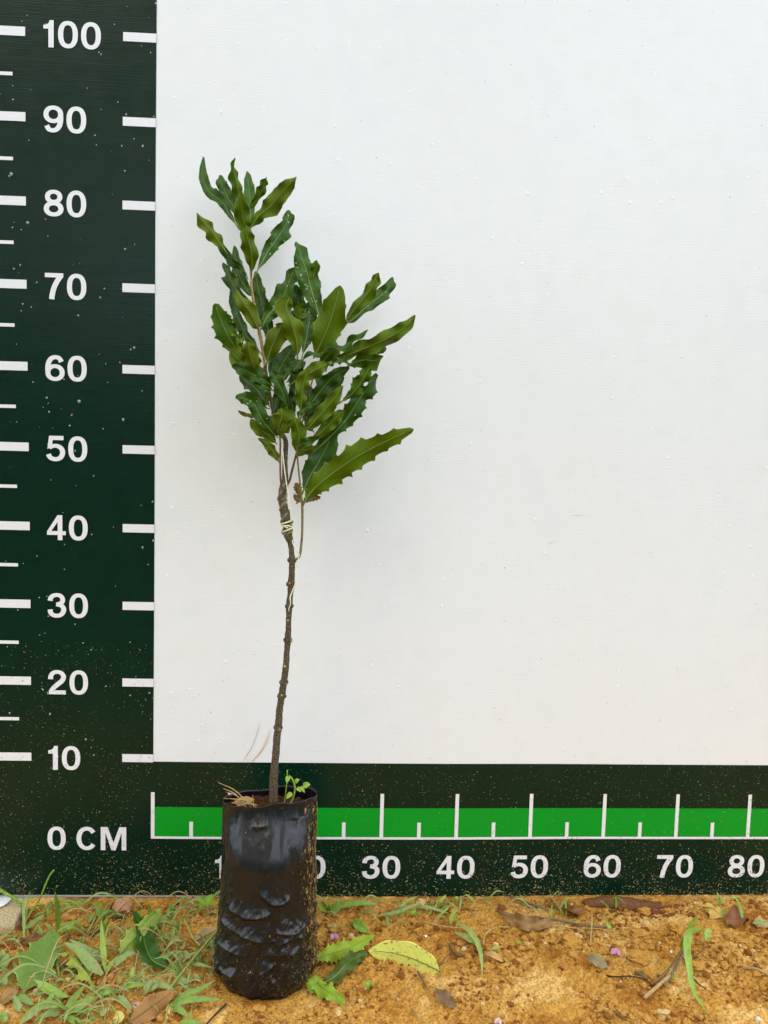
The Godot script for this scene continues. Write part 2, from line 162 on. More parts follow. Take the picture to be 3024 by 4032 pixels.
const TUFTS := {
	"upright_blade": [[[-9.22,1.2,9.1,-9.07,3.2,9.4,-9.01,5.2,9.88,-9.01,7.2,10.64],0.68],[[-9.36,0.8,9.16,-10.6,1.4,8.43,-11.28,1.6,7.89],0.32]],
	"pale_broad": [[[-1.75,0.8,16.49,-3.27,1.6,15.73,-5.08,2.2,14.36,-7.09,2.4,13.23],1.15],[[-2.51,0.8,13.88,-3.52,1.4,13.9,-4.99,1.6,13.16,-7.28,1.6,11.01],1.05]],
	"tall_mid": [[[-1.67,0.6,15.71,-2.12,2,14.84,-2.63,3.2,13.6,-3.23,4.2,11.95],0.64],[[-1.64,0.5,15.8,-2.51,2.2,13.07,-2.55,3,11.92,-2.49,3.4,10.9],0.22],[[-1.56,0.5,15.8,-1.24,1,15.33,-0.61,1.6,14.23],0.48]],
	"cross_blade": [[[-1.65,0.6,14.97,-0.55,1.2,15.01,0.47,1.4,14.18,1.59,1.4,13.67],0.75],[[-3.41,0.5,15.79,-3.15,1.2,15.86,-2.83,1.8,15.66],0.3]],
	"front_left": [[[-3.53,0.5,22.78,-3.43,1,21.35,-2.77,1.6,19.31],0.85],[[-3.27,0.6,22.29,-2.34,1.2,22.07,-1.14,1.4,21.29],1.07],[[-7.47,0.5,21.68,-5.97,1.2,22.25,-5.57,1.8,21.38,-5.33,2,21.22],0.54],[[-9.63,0.5,20.14,-8.23,0.6,21.17,-7.26,0.7,21.86],0.63],[[-6.7,0.4,22.61,-6.3,1,21.75,-5.47,1.4,21.24],0.47]],
	"front_mid": [[[-8.8,0.8,18.09,-6.8,1,19.55,-5.3,0.9,20.09,-4.2,0.6,20.34],0.9],[[-1.32,0.6,19.47,-0.48,0.9,19.57,0.29,0.9,19.28],0.8],[[0.75,0.6,18.69,2.12,0.9,18.8,3.61,0.8,18.78],0.65],[[1.17,0.7,18.03,1.81,1.6,18.19,1.93,2.4,17.47],0.55],[[2.25,0.5,17.51,2.74,1,17.07,3.25,1.2,16.64],0.26]],
	"mid_right": [[[2.8,0.8,17.6,4.38,1,18.26,5.71,0.9,18.83,6.83,0.6,19.21],0.73],[[3.47,0.4,19.46,3.85,1,19.19,4.12,1.4,18.73],0.68],[[4.01,0.4,19.24,4.68,0.8,18.9,5.06,0.9,18.59],0.43],[[0.91,0.5,19.8,1.92,0.6,20.84,3.05,0.4,21.87],0.61]],
	"bag_foot": [[[6.66,0.6,21.54,8.41,1.2,21.97,10.26,1.4,21.83,12.11,1,21.5],0.7],[[6.88,0.6,21.54,8.21,1.4,20.93,9.76,1.8,20.63,11.24,2,19.79],0.63],[[6.72,0.4,21.48,7.96,0.6,22.62,9.1,0.5,23.34],0.77],[[9.42,0.3,23.89,9.43,0.8,23.54,9.26,1.2,23.05],0.27],[[8.34,0.4,23.81,9.53,0.6,24.09,10.68,0.5,24.18],0.59]],
	"by_stem": [[[5.48,0.8,12.63,6.36,0.8,13.81,6.39,0.6,14.77],0.64],[[3.52,0.6,13.48,4.6,1,13.72,5.58,1.2,13.52],0.64],[[2.46,0.7,11.66,3.45,0.8,12.09,4.49,0.7,12.07],0.61],[[6.36,0.7,13.01,6.96,0.7,13.66,7.6,0.5,14.13],0.75],[[5.85,0.7,12.08,6.37,1,12.29,6.42,1.3,11.69],0.38],[[4.32,0.8,11.29,5.18,1,11.15,6.16,1,11.21],0.5]],
	"by_stem_back": [[[4.94,0.8,8.37,5.08,1.6,8.23,5.2,2.2,8.06],0.43],[[1.29,0.6,7.01,2.32,1,7.09,3.33,1.4,6.71],0.59],[[4.34,0.6,9.46,4.54,1,9.26,4.55,1.4,8.92],0.46],[[2.69,0.6,8.75,3.55,0.8,9.64,4.35,0.7,9.9],0.66],[[2.75,0.6,5.98,4.4,0.9,7.37,5.78,0.9,7.52],0.24]],
	"by_bag_lower": [[[6.8,0.5,17.55,7.48,0.7,17.97,8.41,0.5,18.04],0.72],[[7.88,0.3,18.44,8.06,1,17.82,8.14,1.6,17.04],0.25],[[8.02,0.5,15.14,8.78,1,15.89,10.45,1,16.15],0.44],[[9.39,0.5,14.9,9.54,1,14.9,9.68,1.6,14.81],0.41],[[8.65,0.5,15.14,8.47,1,15.02,8.26,1.4,14.74],0.48],[[8.06,0.5,16.97,8.76,0.6,17.48,9.4,0.4,17.66],0.62]],
	"foot_left": [[[-13.78,0.7,7.41,-13.02,1.2,7.22,-12.26,1.6,6.56,-11.77,1.8,6.29],0.57],[[-11.09,0.5,9.78,-11.1,1.2,9.51,-11.62,1.6,8.75],0.44],[[-15.69,0.5,9.2,-15.16,1,8.89,-14.84,1.6,8.45],0.28],[[-14.5,0.4,10.15,-14.04,0.8,9.69,-13.67,1,8.76],0.18],[[-11.77,0.8,5.36,-11.76,1.4,5.16,-12.01,1.8,4.92],0.41]],
	"foot_mid": [[[-8.67,0.5,7.82,-8.49,1,7.34,-7.61,1.4,6.98,-6.9,1.4,6.83],0.44],[[-10.38,1,4.48,-9.58,1.4,4.55,-9.02,1.4,4.71],0.33],[[-9.3,1,3.87,-9.84,1.4,3.77,-10.57,1.6,3.64],0.37],[[-9.3,1,3.87,-8.86,1.4,3.61,-8.14,1.6,3.17],0.37],[[-6.67,0.6,6.24,-6.22,1.2,6.05,-5.78,1.6,5.82],0.48]],
	"foot_dark": [[[-4.99,0.6,5.65,-5.36,1.6,5.52,-6.07,2.8,5.41],0.73],[[-4.99,0.6,5.65,-4.95,1.4,5.48,-5.18,2,5.28],0.4],[[-4.82,0.6,5.05,-5.55,1.4,4.87,-6.1,1.6,4.74],0.53],[[-5.07,0.6,5.35,-4.29,1,4.5,-3.64,1.2,3.75],0.24]],
	"foot_right": [[[0.84,0.6,5.06,0.7,1.2,4.85,0.6,2,4.82],0.52],[[-0.41,0.6,6.26,0.25,0.9,6.17,1.17,1.1,5.75],0.44],[[-1.52,0.8,3.54,-0.98,1.2,3.28,-0.53,1.4,2.99],0.25],[[3.35,0.6,4.77,3.31,1.4,4.58,3.44,2.2,4.38],0.44],[[-0.07,0.8,4.17,-0.56,0.9,4.95,-0.98,0.8,5.7],0.37]],
	"left_edge": [[[-13.13,0.5,15.47,-13.07,1.2,15.05,-12.92,1.8,14.46],0.96],[[-13.69,0.5,14.48,-13.58,1.4,14.35,-13.82,1.8,13.94],0.7],[[-11.23,0.4,16.06,-11.6,0.8,15.69,-12.05,1.2,15.3],0.49],[[-11.84,0.4,18.64,-11.85,0.8,18.07,-12.05,1,17.19],0.56]],
	"bottom_edge": [[[-7.84,0.4,24.03,-6.95,1,23.43,-6.07,1.4,23.16,-4.38,1.4,23.18],0.82],[[-4.45,0.5,22.56,-5.22,0.8,23.18,-6.49,0.6,23.91],0.71],[[-3.41,0.4,24.18,-3.32,0.8,23.81,-3.2,1.2,23.54],0.28],[[-9.72,0.5,21.02,-8.5,0.7,22.69,-8.23,0.6,22.66],0.66],[[0.1,0.4,23.1,0.17,0.8,22.61,0.08,1,22.03],0.7]],
	"corner_blade": [[[-6.09,0.4,24.25,-5.72,0.9,24.13,-5.37,1.2,23.93],0.32],[[-3.3,0.4,23.06,-2.81,0.4,23.68,-2.34,0.3,24.06],0.6],[[-10.18,0.5,22.71,-9.64,0.6,23.68,-9.68,0.4,24.11],0.72]],
	"teal_back": [[[-6.32,0.5,8.97,-5.98,0.8,10.56,-5.97,0.6,11.59],0.44],[[-6.24,0.6,10.51,-5.77,1.4,10.69,-5.67,1.8,10.51],0.35],[[-8.07,0.6,9.12,-8.19,1.2,9.25,-8.07,1.8,9.09],0.28]],
	"right_bag_back": [[[23.06,0.6,3.66,22.31,1.6,4.36,21.75,2.6,4.75],0.67],[[23.06,0.6,3.66,23.23,1.6,4.03,22.66,2.6,4.24],0.55],[[23.16,0.6,3.82,24.36,1.6,4.03,25.09,2.4,3.9],0.46],[[23.99,0.6,2.99,26.05,1.2,3,27.94,1.4,3.18,29.65,1.2,3.01],0.76],[[23.16,0.5,3.82,24,0.8,4,24.75,0.8,3.83],0.42]],
	"back_arch": [[[29.8,0.6,4.34,32.02,1,4.69,33.92,1.4,4.21,35.29,1.4,3.7],0.46],[[30.55,0.6,4.34,30.75,0.6,5.97,30.84,0.4,7.84],0.46],[[32.08,0.6,4.01,33.43,1.2,3.36,34.78,1.8,2.85],0.38],[[34.22,0.6,3.18,36.22,0.8,4.03,38.8,0.6,4.69],0.47]],
	"back_clump": [[[37.44,0.6,3.35,37.79,1.4,3.37,38.58,2,3.03],0.55],[[38.72,0.5,6.79,38.94,1.2,6.35,39.79,1.8,6.07],0.5],[[39.63,0.6,2.67,39.87,1.2,2.85,40.17,1.6,2.68],0.51],[[38.92,0.6,3.69,38.06,0.7,4.53,37.2,0.5,5.5],0.3],[[42.6,0.5,2.16,41.77,1.2,2.33,41.18,1.6,2.34],0.34]],
	"droop_right": [[[39.28,1.4,8.52,40.36,1.8,10.31,41.14,1.6,12.21,41.36,0.9,14.22,41.17,0.3,16.26],0.7],[[41.16,1.3,12.17,40.11,1.2,10.98,38.88,0.9,9.6],0.8],[[43.07,0.3,12.47,43.15,0.8,12.4,44.15,0.8,12.26],0.44]],
	"tall_right": [[[65.22,1.8,14.58,65.39,3.6,14.98,65.96,5.2,14.76,66.5,6.2,14.89],0.68],[[66.72,5.4,15.57,65.78,4.6,15.04,65.1,3.6,15.89,64.9,2.2,16.97,64.27,0.7,20.14,64.55,0.3,23.14],0.95],[[69.96,0.6,11.49,68.96,2.2,12.44,67.71,4.4,13.45,66.57,6,14.55],0.35],[[64.98,2,14.59,65.19,3,14.64,65.61,4.4,15.03],0.45],[[68.81,2.2,12.76,69.52,2.4,11.81,70.19,2.2,11.65],0.7],[[63.24,0.3,17.24,63.03,0.9,17,62.94,1.2,16.74],0.43]],
	"right_back": [[[76.45,0.4,6.72,76.49,1.6,6.08,75.94,2.8,5.78,75.12,3.4,5.9],0.44],[[74.84,0.6,3.28,75.27,1.4,3.16,75.7,1.8,3.1],0.4],[[75.31,0.5,2.73,75.13,1.4,2.78,74.9,2,2.5],0.45],[[75.33,0.5,4.94,74.7,0.9,4.89,74.31,0.6,5.1],0.59]],
	"right_edge": [[[77.35,0.8,7.56,78.27,1,7.72,79.53,0.9,8.07],0.58]],
	"small_right": [[[59,0.4,7.51,58.69,0.8,7.49,58.43,1.2,7.29],0.6],[[61.18,0.4,3.09,61.12,1.2,3.17,60.94,2,3.25],0.43]],
}
const CLODS := [[-5.27,7.55,1.59,1],[-3.38,6.53,1.9,2],[-14.78,3,1.89,3],[-14.64,5.15,1.66,3],[-15.48,2.05,1.27,3],[-6.43,14.53,0.95,3],[-9.86,11.41,1.37,2],[0.31,22.82,0.7,3],[-13.11,12.44,1.18,2],[35.46,1.11,1.72,4],[33.32,1.1,1.5,2],[28,1.27,1.28,2],[27.69,18.23,0.49,4],[24.72,22.36,0.91,4],[30.39,7.69,1.22,2],[31.49,7.7,0.82,2],[29.51,7.07,1.02,3],[42.52,18.23,0.65,4],[41.71,19.1,0.83,2],[42.19,14.44,1.57,2],[45.95,2.86,1.61,1],[31.41,2.49,0.95,2],[29.17,1.1,1.07,2],[40.04,12.76,1.19,2],[41.05,20.55,0.75,3],[49.25,5.37,1.06,2],[33.54,14.65,0.58,2],[43.07,21.28,0.37,4],[35.78,18.18,0.38,4],[31.29,11,0.56,4],[39.09,15.76,0.7,2],[62.48,8.2,2.77,2],[67.31,7.71,2.11,2],[60.27,13.75,2.87,2],[66.79,14.98,1.78,2],[64.18,5.79,1.29,4],[64.47,11.3,1.14,2],[60.8,16.38,1.95,2],[60.05,22.51,1.45,4],[70.32,14.71,1.36,2],[76.68,12,1.41,2],[69.82,22.1,1.29,2],[80.52,2.18,1.14,3],[51.09,8.98,1.56,2],[53.13,9.48,2.68,2],[60.42,8.35,1.15,2],[51.64,18.8,1.04,2],[55.56,17.74,0.95,2],[56.19,18.57,0.55,3],[45.88,20.59,0.49,4],[74.45,9.74,1.42,2],[76.55,10.73,0.95,2],[64.77,3.64,1.91,2],[56.87,17.62,0.43,4],[70.83,11.97,0.92,2],[68.92,21.07,0.86,2],[72.99,18.72,0.89,2],[63.93,23.54,0.5,4],[69.81,23.84,0.85,5]]
const PETALS := [[24.03,8.5,1.22,1],[58.03,12.52,1.33,1],[3.08,20.85,1.07,2],[41.49,24.57,0.91,2],[35.32,9.46,0.48,3],[24.21,6.11,0.82,4],[64.87,12.25,0.41,3]]
const BAG_CREASES := [[[-67.31,8.38,-32.9,7.8,-15.14,7.34,9.29,6.9],0.42,0.55],[[-51.1,10.44,-28.41,9.71,-7.58,9.63,10.03,10.17],0.38,0.5],[[-8.02,12.58,7.35,11.2,20.16,10.97,30.96,11.54],0.38,0.6],[[10.38,8.02,34.74,7.34,57.74,7.93],0.32,0.5],[[-72.08,5.37,-41.39,5.33,-14.84,5.31],0.35,0.5],[[-81.44,3.27,-60.94,2.71,-37.2,2.66,-25.82,2.78],0.35,0.5],[[-4.08,3.38,4.74,3.76,12.25,4.32],0.3,0.4],[[12.94,0.09,36.22,0.4,60.55,0.04],0.35,0.5],[[-81.46,0.06,-51.4,0.47,-27.03,0.82],0.3,0.5],[[14.43,6.58,29.04,6.88,51.84,6.52],0.3,0.45],[[13.53,4.3,11.18,3.06,13.84,2.38],-0.25,0.35],[[-24.04,0.91,-6.27,0.82,9.04,0.53],0.25,0.4],[[-21,18.9,-12.85,18.83,1.14,18.96],0.2,0.4],[[3.18,5.67,21.18,5.18,44.84,5.15],0.22,0.6],[[40.97,20.96,43.07,19.01,37.03,17.68],-0.12,0.4]]
const CAM_POS := Vector3(0.2414, 0.6026, 1.0531)
const CAM_ROT := Vector3(-0.0783, -0.0486, 0.0261)
const SMEARS := [[11.86,19.18,12.79,20.68,13.14,21.54,13.6,22.78,13.85,23.95],[12.88,18.94,13.64,19.82,14.23,20.69,14.81,21.93,15.21,23.41],[11.42,20.66,11.82,21.9,12.17,22.89],[12.1,18.94,12.69,19.56,13.39,20.43],[50.85,48.14,51.44,48.35,52.24,48.5],[53.94,51.94,54.78,51.86,55.79,51.78]]

var M := {}
var taken := {}
var soil_big := FastNoiseLite.new()
var soil_fine := FastNoiseLite.new()
var rng := RandomNumberGenerator.new()

func _ready() -> void:
	rng.seed = 4711
	# camera
	var cam := Camera3D.new()
	cam.name = "camera"
	cam.position = CAM_POS
	cam.rotation = CAM_ROT
	cam.fov = 64.0
	cam.near = 0.02
	cam.far = 400.0
	add_child(cam)
	cam.current = true
	# overcast sky, soft sun from the upper left
	var sky_mat := ProceduralSkyMaterial.new()
	sky_mat.sky_top_color = Color(0.91, 0.95, 1.0)
	sky_mat.sky_horizon_color = Color(0.80, 0.84, 0.895)
	sky_mat.sky_curve = 0.25
	sky_mat.ground_bottom_color = Color(0.35, 0.28, 0.18)
	sky_mat.ground_horizon_color = Color(0.55, 0.52, 0.46)
	sky_mat.sun_angle_max = 0.0
	var sky := Sky.new()
	sky.sky_material = sky_mat
	var env := Environment.new()
	env.background_mode = Environment.BG_SKY
	env.sky = sky
	env.background_energy_multiplier = 1.8
	env.tonemap_mode = Environment.TONE_MAPPER_LINEAR
	env.tonemap_exposure = 1.93
	env.sdfgi_enabled = true
	env.ssao_enabled = true
	env.ssil_enabled = true
	var we := WorldEnvironment.new()
	we.name = "world_environment"
	we.environment = env
	add_child(we)
	var sun := DirectionalLight3D.new()
	sun.name = "sun"
	sun.light_energy = 0.2
	sun.light_angular_distance = 40.0
	sun.light_color = Color(1.0, 0.97, 0.92)
	sun.shadow_enabled = true
	add_child(sun)
	sun.look_at_from_position(Vector3(-1.3, 3.2, 2.4), Vector3(0.1, 0.0, 0.0))

	soil_big.seed = 7
	soil_big.frequency = 1.0
	soil_big.fractal_octaves = 3
	soil_fine.seed = 21
	soil_fine.frequency = 1.0
	soil_fine.fractal_octaves = 3
	make_materials()
	build_ground()
	build_tree_line()
	build_banner()
	build_plank()
	build_bag()
	build_sapling()
	build_bag_weeds()
	build_ground_leaves()
	build_ground_stems()
	build_tufts()
	build_clods()
	build_petals()
	build_seedlings()
	build_bark()
	build_crumbs()

# ---------------------------------------------------------------- helpers
func numbered(called: String) -> String:
	if not taken.has(called):
		taken[called] = 0
		return called
	taken[called] += 1
	return "%s_%03d" % [called, taken[called]]

func thing(called: String, label: String, category: String, at := Vector3.ZERO, group := "") -> Node3D:
	var o := Node3D.new()
	o.name = numbered(called)
	add_child(o)
	o.position = at
	tag(o, label, category, group)
	return o

func tag(o: Node, label: String, category: String, group := "") -> void:
	o.set_meta("label", label)
	o.set_meta("category", category)
	if group != "":
		o.set_meta("group", group)

func part(called: String, mesh: Mesh, mat: Material, parent: Node) -> MeshInstance3D:
	var o := MeshInstance3D.new()
	o.name = called
	o.mesh = mesh
	if mat:
		o.material_override = mat
	o.cast_shadow = GeometryInstance3D.SHADOW_CASTING_SETTING_ON
	parent.add_child(o, true)
	return o

func shift(mesh: ArrayMesh, by: Vector3) -> ArrayMesh:
	return mesh

func begin() -> SurfaceTool:
	var st := SurfaceTool.new()
	st.begin(Mesh.PRIMITIVE_TRIANGLES)
	return st

func v3(a: Array, i: int, stride := 3) -> Vector3:
	return Vector3(a[i * stride], a[i * stride + 1], a[i * stride + 2]) * 0.01

func catmull(p: PackedVector3Array, t: float) -> Vector3:
	var n := p.size() - 1
	var ft := clampf(t, 0.0, 1.0) * n
	var i := mini(int(ft), n - 1)
	var u := ft - i
	var a: Vector3 = p[i - 1] if i > 0 else p[0] * 2.0 - p[1]
	var d: Vector3 = p[i + 2] if i + 2 <= n else p[n] * 2.0 - p[n - 1]
	return p[i].cubic_interpolate(p[i + 1], a, d, u)

func srgb(r: float, g: float, b: float) -> Color:
	return Color(r, g, b)

func lin(c: Color) -> Color:
	return c.srgb_to_linear()

func tube(st: SurfaceTool, pts: PackedVector3Array, rad: PackedFloat32Array, sides: int, sub: int, bump := 0.0, seed_no := 0, col := Color.WHITE) -> void:
	var n := (pts.size() - 1) * sub
	var noise := FastNoiseLite.new()
	noise.seed = seed_no
	noise.frequency = 1.0
	var base := -1
	var ref := Vector3(0.13, 0.2, 1).normalized()
	var rows: Array = []
	for i in n + 1:
		var t := float(i) / n
		var p := catmull(pts, t)
		var tg := (catmull(pts, minf(t + 0.004, 1.0)) - catmull(pts, maxf(t - 0.004, 0.0))).normalized()
		if absf(tg.dot(ref)) > 0.95:
			ref = Vector3(1, 0.1, 0).normalized()
		var b := tg.cross(ref).normalized()
		var nn := b.cross(tg)
		var fi := t * (pts.size() - 1)
		var k := mini(int(fi), pts.size() - 2)
		var r := lerpf(rad[k], rad[k + 1], smoothstep(0.0, 1.0, fi - k))
		var row: PackedVector3Array = []
		for j in sides + 1:
			var a := TAU * (j % sides) / sides
			var q := r * (1.0 + bump * noise.get_noise_3d(cos(a) * 1.6 + seed_no, sin(a) * 1.6, p.y * 160.0 + p.x * 60.0))
			row.append(p + (b * cos(a) + nn * sin(a)) * q)
		rows.append(row)
	st.set_color(col)
	for i in n:
		for j in sides:
			var p00: Vector3 = rows[i][j]
			var p01: Vector3 = rows[i][j + 1]
			var p10: Vector3 = rows[i + 1][j]
			var p11: Vector3 = rows[i + 1][j + 1]
			for q in [p00, p11, p10, p00, p01, p11]:
				st.add_vertex(q)
	for e in [[0, 1], [n, -1]]:
		var cpt := Vector3.ZERO
		for j in sides:
			cpt += rows[e[0]][j]
		cpt /= sides
		for j in sides:
			if e[1] == 1:
				st.add_vertex(cpt); st.add_vertex(rows[e[0]][j + 1]); st.add_vertex(rows[e[0]][j])
			else:
				st.add_vertex(cpt); st.add_vertex(rows[e[0]][j]); st.add_vertex(rows[e[0]][j + 1])

func tube_mesh(a: Array, sides: int, sub: int, bump: float, seed_no: int) -> ArrayMesh:
	var pts: PackedVector3Array = []
	var rad: PackedFloat32Array = []
	for i in a.size() / 4:
		pts.append(v3(a, i, 4))
		rad.append(a[i * 4 + 3] * 0.01)
	var st := begin()
	st.set_smooth_group(0)
	tube(st, pts, rad, sides, sub, bump, seed_no)
	st.index()
	st.generate_normals()
	return st.commit()

# lumpy stone or clod; radius 1, flat facets
func lump_mesh(seed_no: int, seg := 9, rings := 6, rough := 0.35, facet := true) -> ArrayMesh:
	var nz := FastNoiseLite.new()
	nz.seed = seed_no
	nz.frequency = 1.1
	nz.fractal_octaves = 2
	var st := begin()
	st.set_smooth_group(-1 if facet else 0)
	var pt := func(i: int, j: int) -> Vector3:
		var th := PI * i / rings
		var ph := TAU * (j % seg) / seg + 0.3 * (i % 2)
		var d := Vector3(sin(th) * cos(ph), cos(th), sin(th) * sin(ph))
		return d * (1.0 + rough * 1.6 * nz.get_noise_3dv(d * 1.3) + rough * 0.4 * nz.get_noise_3dv(d * 4.0 + Vector3(5, 1, 2)))
	for i in rings:
		for j in seg:
			var a: Vector3 = pt.call(i, j)
			var b: Vector3 = pt.call(i, j + 1)
			var c: Vector3 = pt.call(i + 1, j)
			var d: Vector3 = pt.call(i + 1, j + 1)
			if i > 0:
				for q in [a, b, d]:
					st.add_vertex(q)
			if i < rings - 1:
				for q in [a, d, c]:
					st.add_vertex(q)
	st.generate_normals()
	return st.commit()

# ---------------------------------------------------------------- materials
func noise_tex(seed_no: int, freq: float, size: int, ramp: Array, oct := 4, kind := FastNoiseLite.TYPE_SIMPLEX_SMOOTH) -> NoiseTexture2D:
	var n := FastNoiseLite.new()
	n.seed = seed_no
	n.frequency = freq
	n.fractal_octaves = oct
	n.noise_type = kind
	var t := NoiseTexture2D.new()
	t.width = size
	t.height = size
	t.seamless = true
	t.noise = n
	if ramp.size() > 0:
		var g := Gradient.new()
		g.offsets = PackedFloat32Array(ramp.map(func(e): return e[0]))
		g.colors = PackedColorArray(ramp.map(func(e): return e[1]))
		t.color_ramp = g
	return t

func noise_normal(seed_no: int, freq: float, size: int, strength: float, oct := 4) -> NoiseTexture2D:
	var t := noise_tex(seed_no, freq, size, [], oct)
	t.as_normal_map = true
	t.bump_strength = strength
	return t

func std(col: Color, rough: float, spec := 0.5) -> StandardMaterial3D:
	var m := StandardMaterial3D.new()
	m.albedo_color = col
	m.roughness = rough
	m.metallic_specular = spec
	return m

func triplanar(m: StandardMaterial3D, metres: float) -> void:
	m.uv1_triplanar = true
	m.uv1_world_triplanar = true
	m.uv1_scale = Vector3.ONE / metres

func weave_normal() -> ImageTexture:
	# woven vinyl: fine horizontal ribs, broken along their length, and faint vertical threads
	var s := 512
	var img := Image.create(s, s, false, Image.FORMAT_RGBA8)
	var n := FastNoiseLite.new()
	n.seed = 5
	n.frequency = 0.02
	var amp: PackedFloat32Array = []
	var r := RandomNumberGenerator.new()
	r.seed = 3
	for y in s:
		amp.append(r.randf())
	for y in s:
		for x in s:
			var rib := 0.5 + 0.5 * sin(TAU * y / 4.0)
			var len_mod := n.get_noise_2d(x * 0.6, y * 9.0)
			var h := 0.45 * rib * (0.4 + 0.6 * amp[y / 4 * 4]) + 0.12 * (0.5 + 0.5 * sin(TAU * x / 4.0)) + 0.3 * len_mod
			h = clampf(h * 0.7 + 0.25, 0, 1)
			img.set_pixel(x, y, Color(h, h, h))
	img.bump_map_to_normal_map(2.0)
	return ImageTexture.create_from_image(img)

func leaf_texture(top: bool) -> ImageTexture:
	var w := 192
	var h := 512
	var img := Image.create(w, h, false, Image.FORMAT_RGB8)
	var n := FastNoiseLite.new()
	n.seed = 31 if top else 32
	n.frequency = 0.018
	n.fractal_octaves = 4
	var n2 := FastNoiseLite.new()
	n2.seed = 9
	n2.frequency = 0.09
	n2.fractal_octaves = 2
	# relative reflectance, 0.5 (linear) is the leaf's own colour
	var base := Color(0.5, 0.5, 0.5)
	var vein := Color(0.85, 0.80, 0.7) if top else Color(0.8, 0.75, 0.8)
	var rim := Color(1.0, 0.95, 0.8) if top else Color(1.0, 0.9, 1.0)
	for y in h:
		for x in w:
			var u := (x + 0.5) / w * 2.0 - 1.0
			var s := float(y) / h
			var c := base
			var mott := n.get_noise_2d(x, y) * 0.5 + n2.get_noise_2d(x, y) * 0.25
			c = c * (1.0 + 0.28 * mott)
			# side veins sweep forward from the midrib, net of small veins between them
			var k := s * 13.0 - absf(u) * 1.6 + 0.25 * n.get_noise_2d(x * 2.0 + 300.0, y)
			var dv := absf(k - roundf(k))
			c = c.lerp(vein, (1.0 - smoothstep(0.02, 0.07, dv)) * 0.35 * (1.0 - smoothstep(0.7, 0.95, absf(u))))
			c = c.lerp(vein, clampf(n2.get_noise_2d(x * 3.0, y * 3.0) - 0.25, 0, 1) * 0.3)
			c = c.lerp(vein, (1.0 - smoothstep(0.015, 0.05, absf(u))) * 0.6)
			c = c.lerp(rim, smoothstep(0.93, 0.985, absf(u)) * 0.85)
			c = c.clamp().linear_to_srgb()
			c.a = 1.0
			img.set_pixel(x, y, c)
	img.generate_mipmaps()
	return ImageTexture.create_from_image(img)

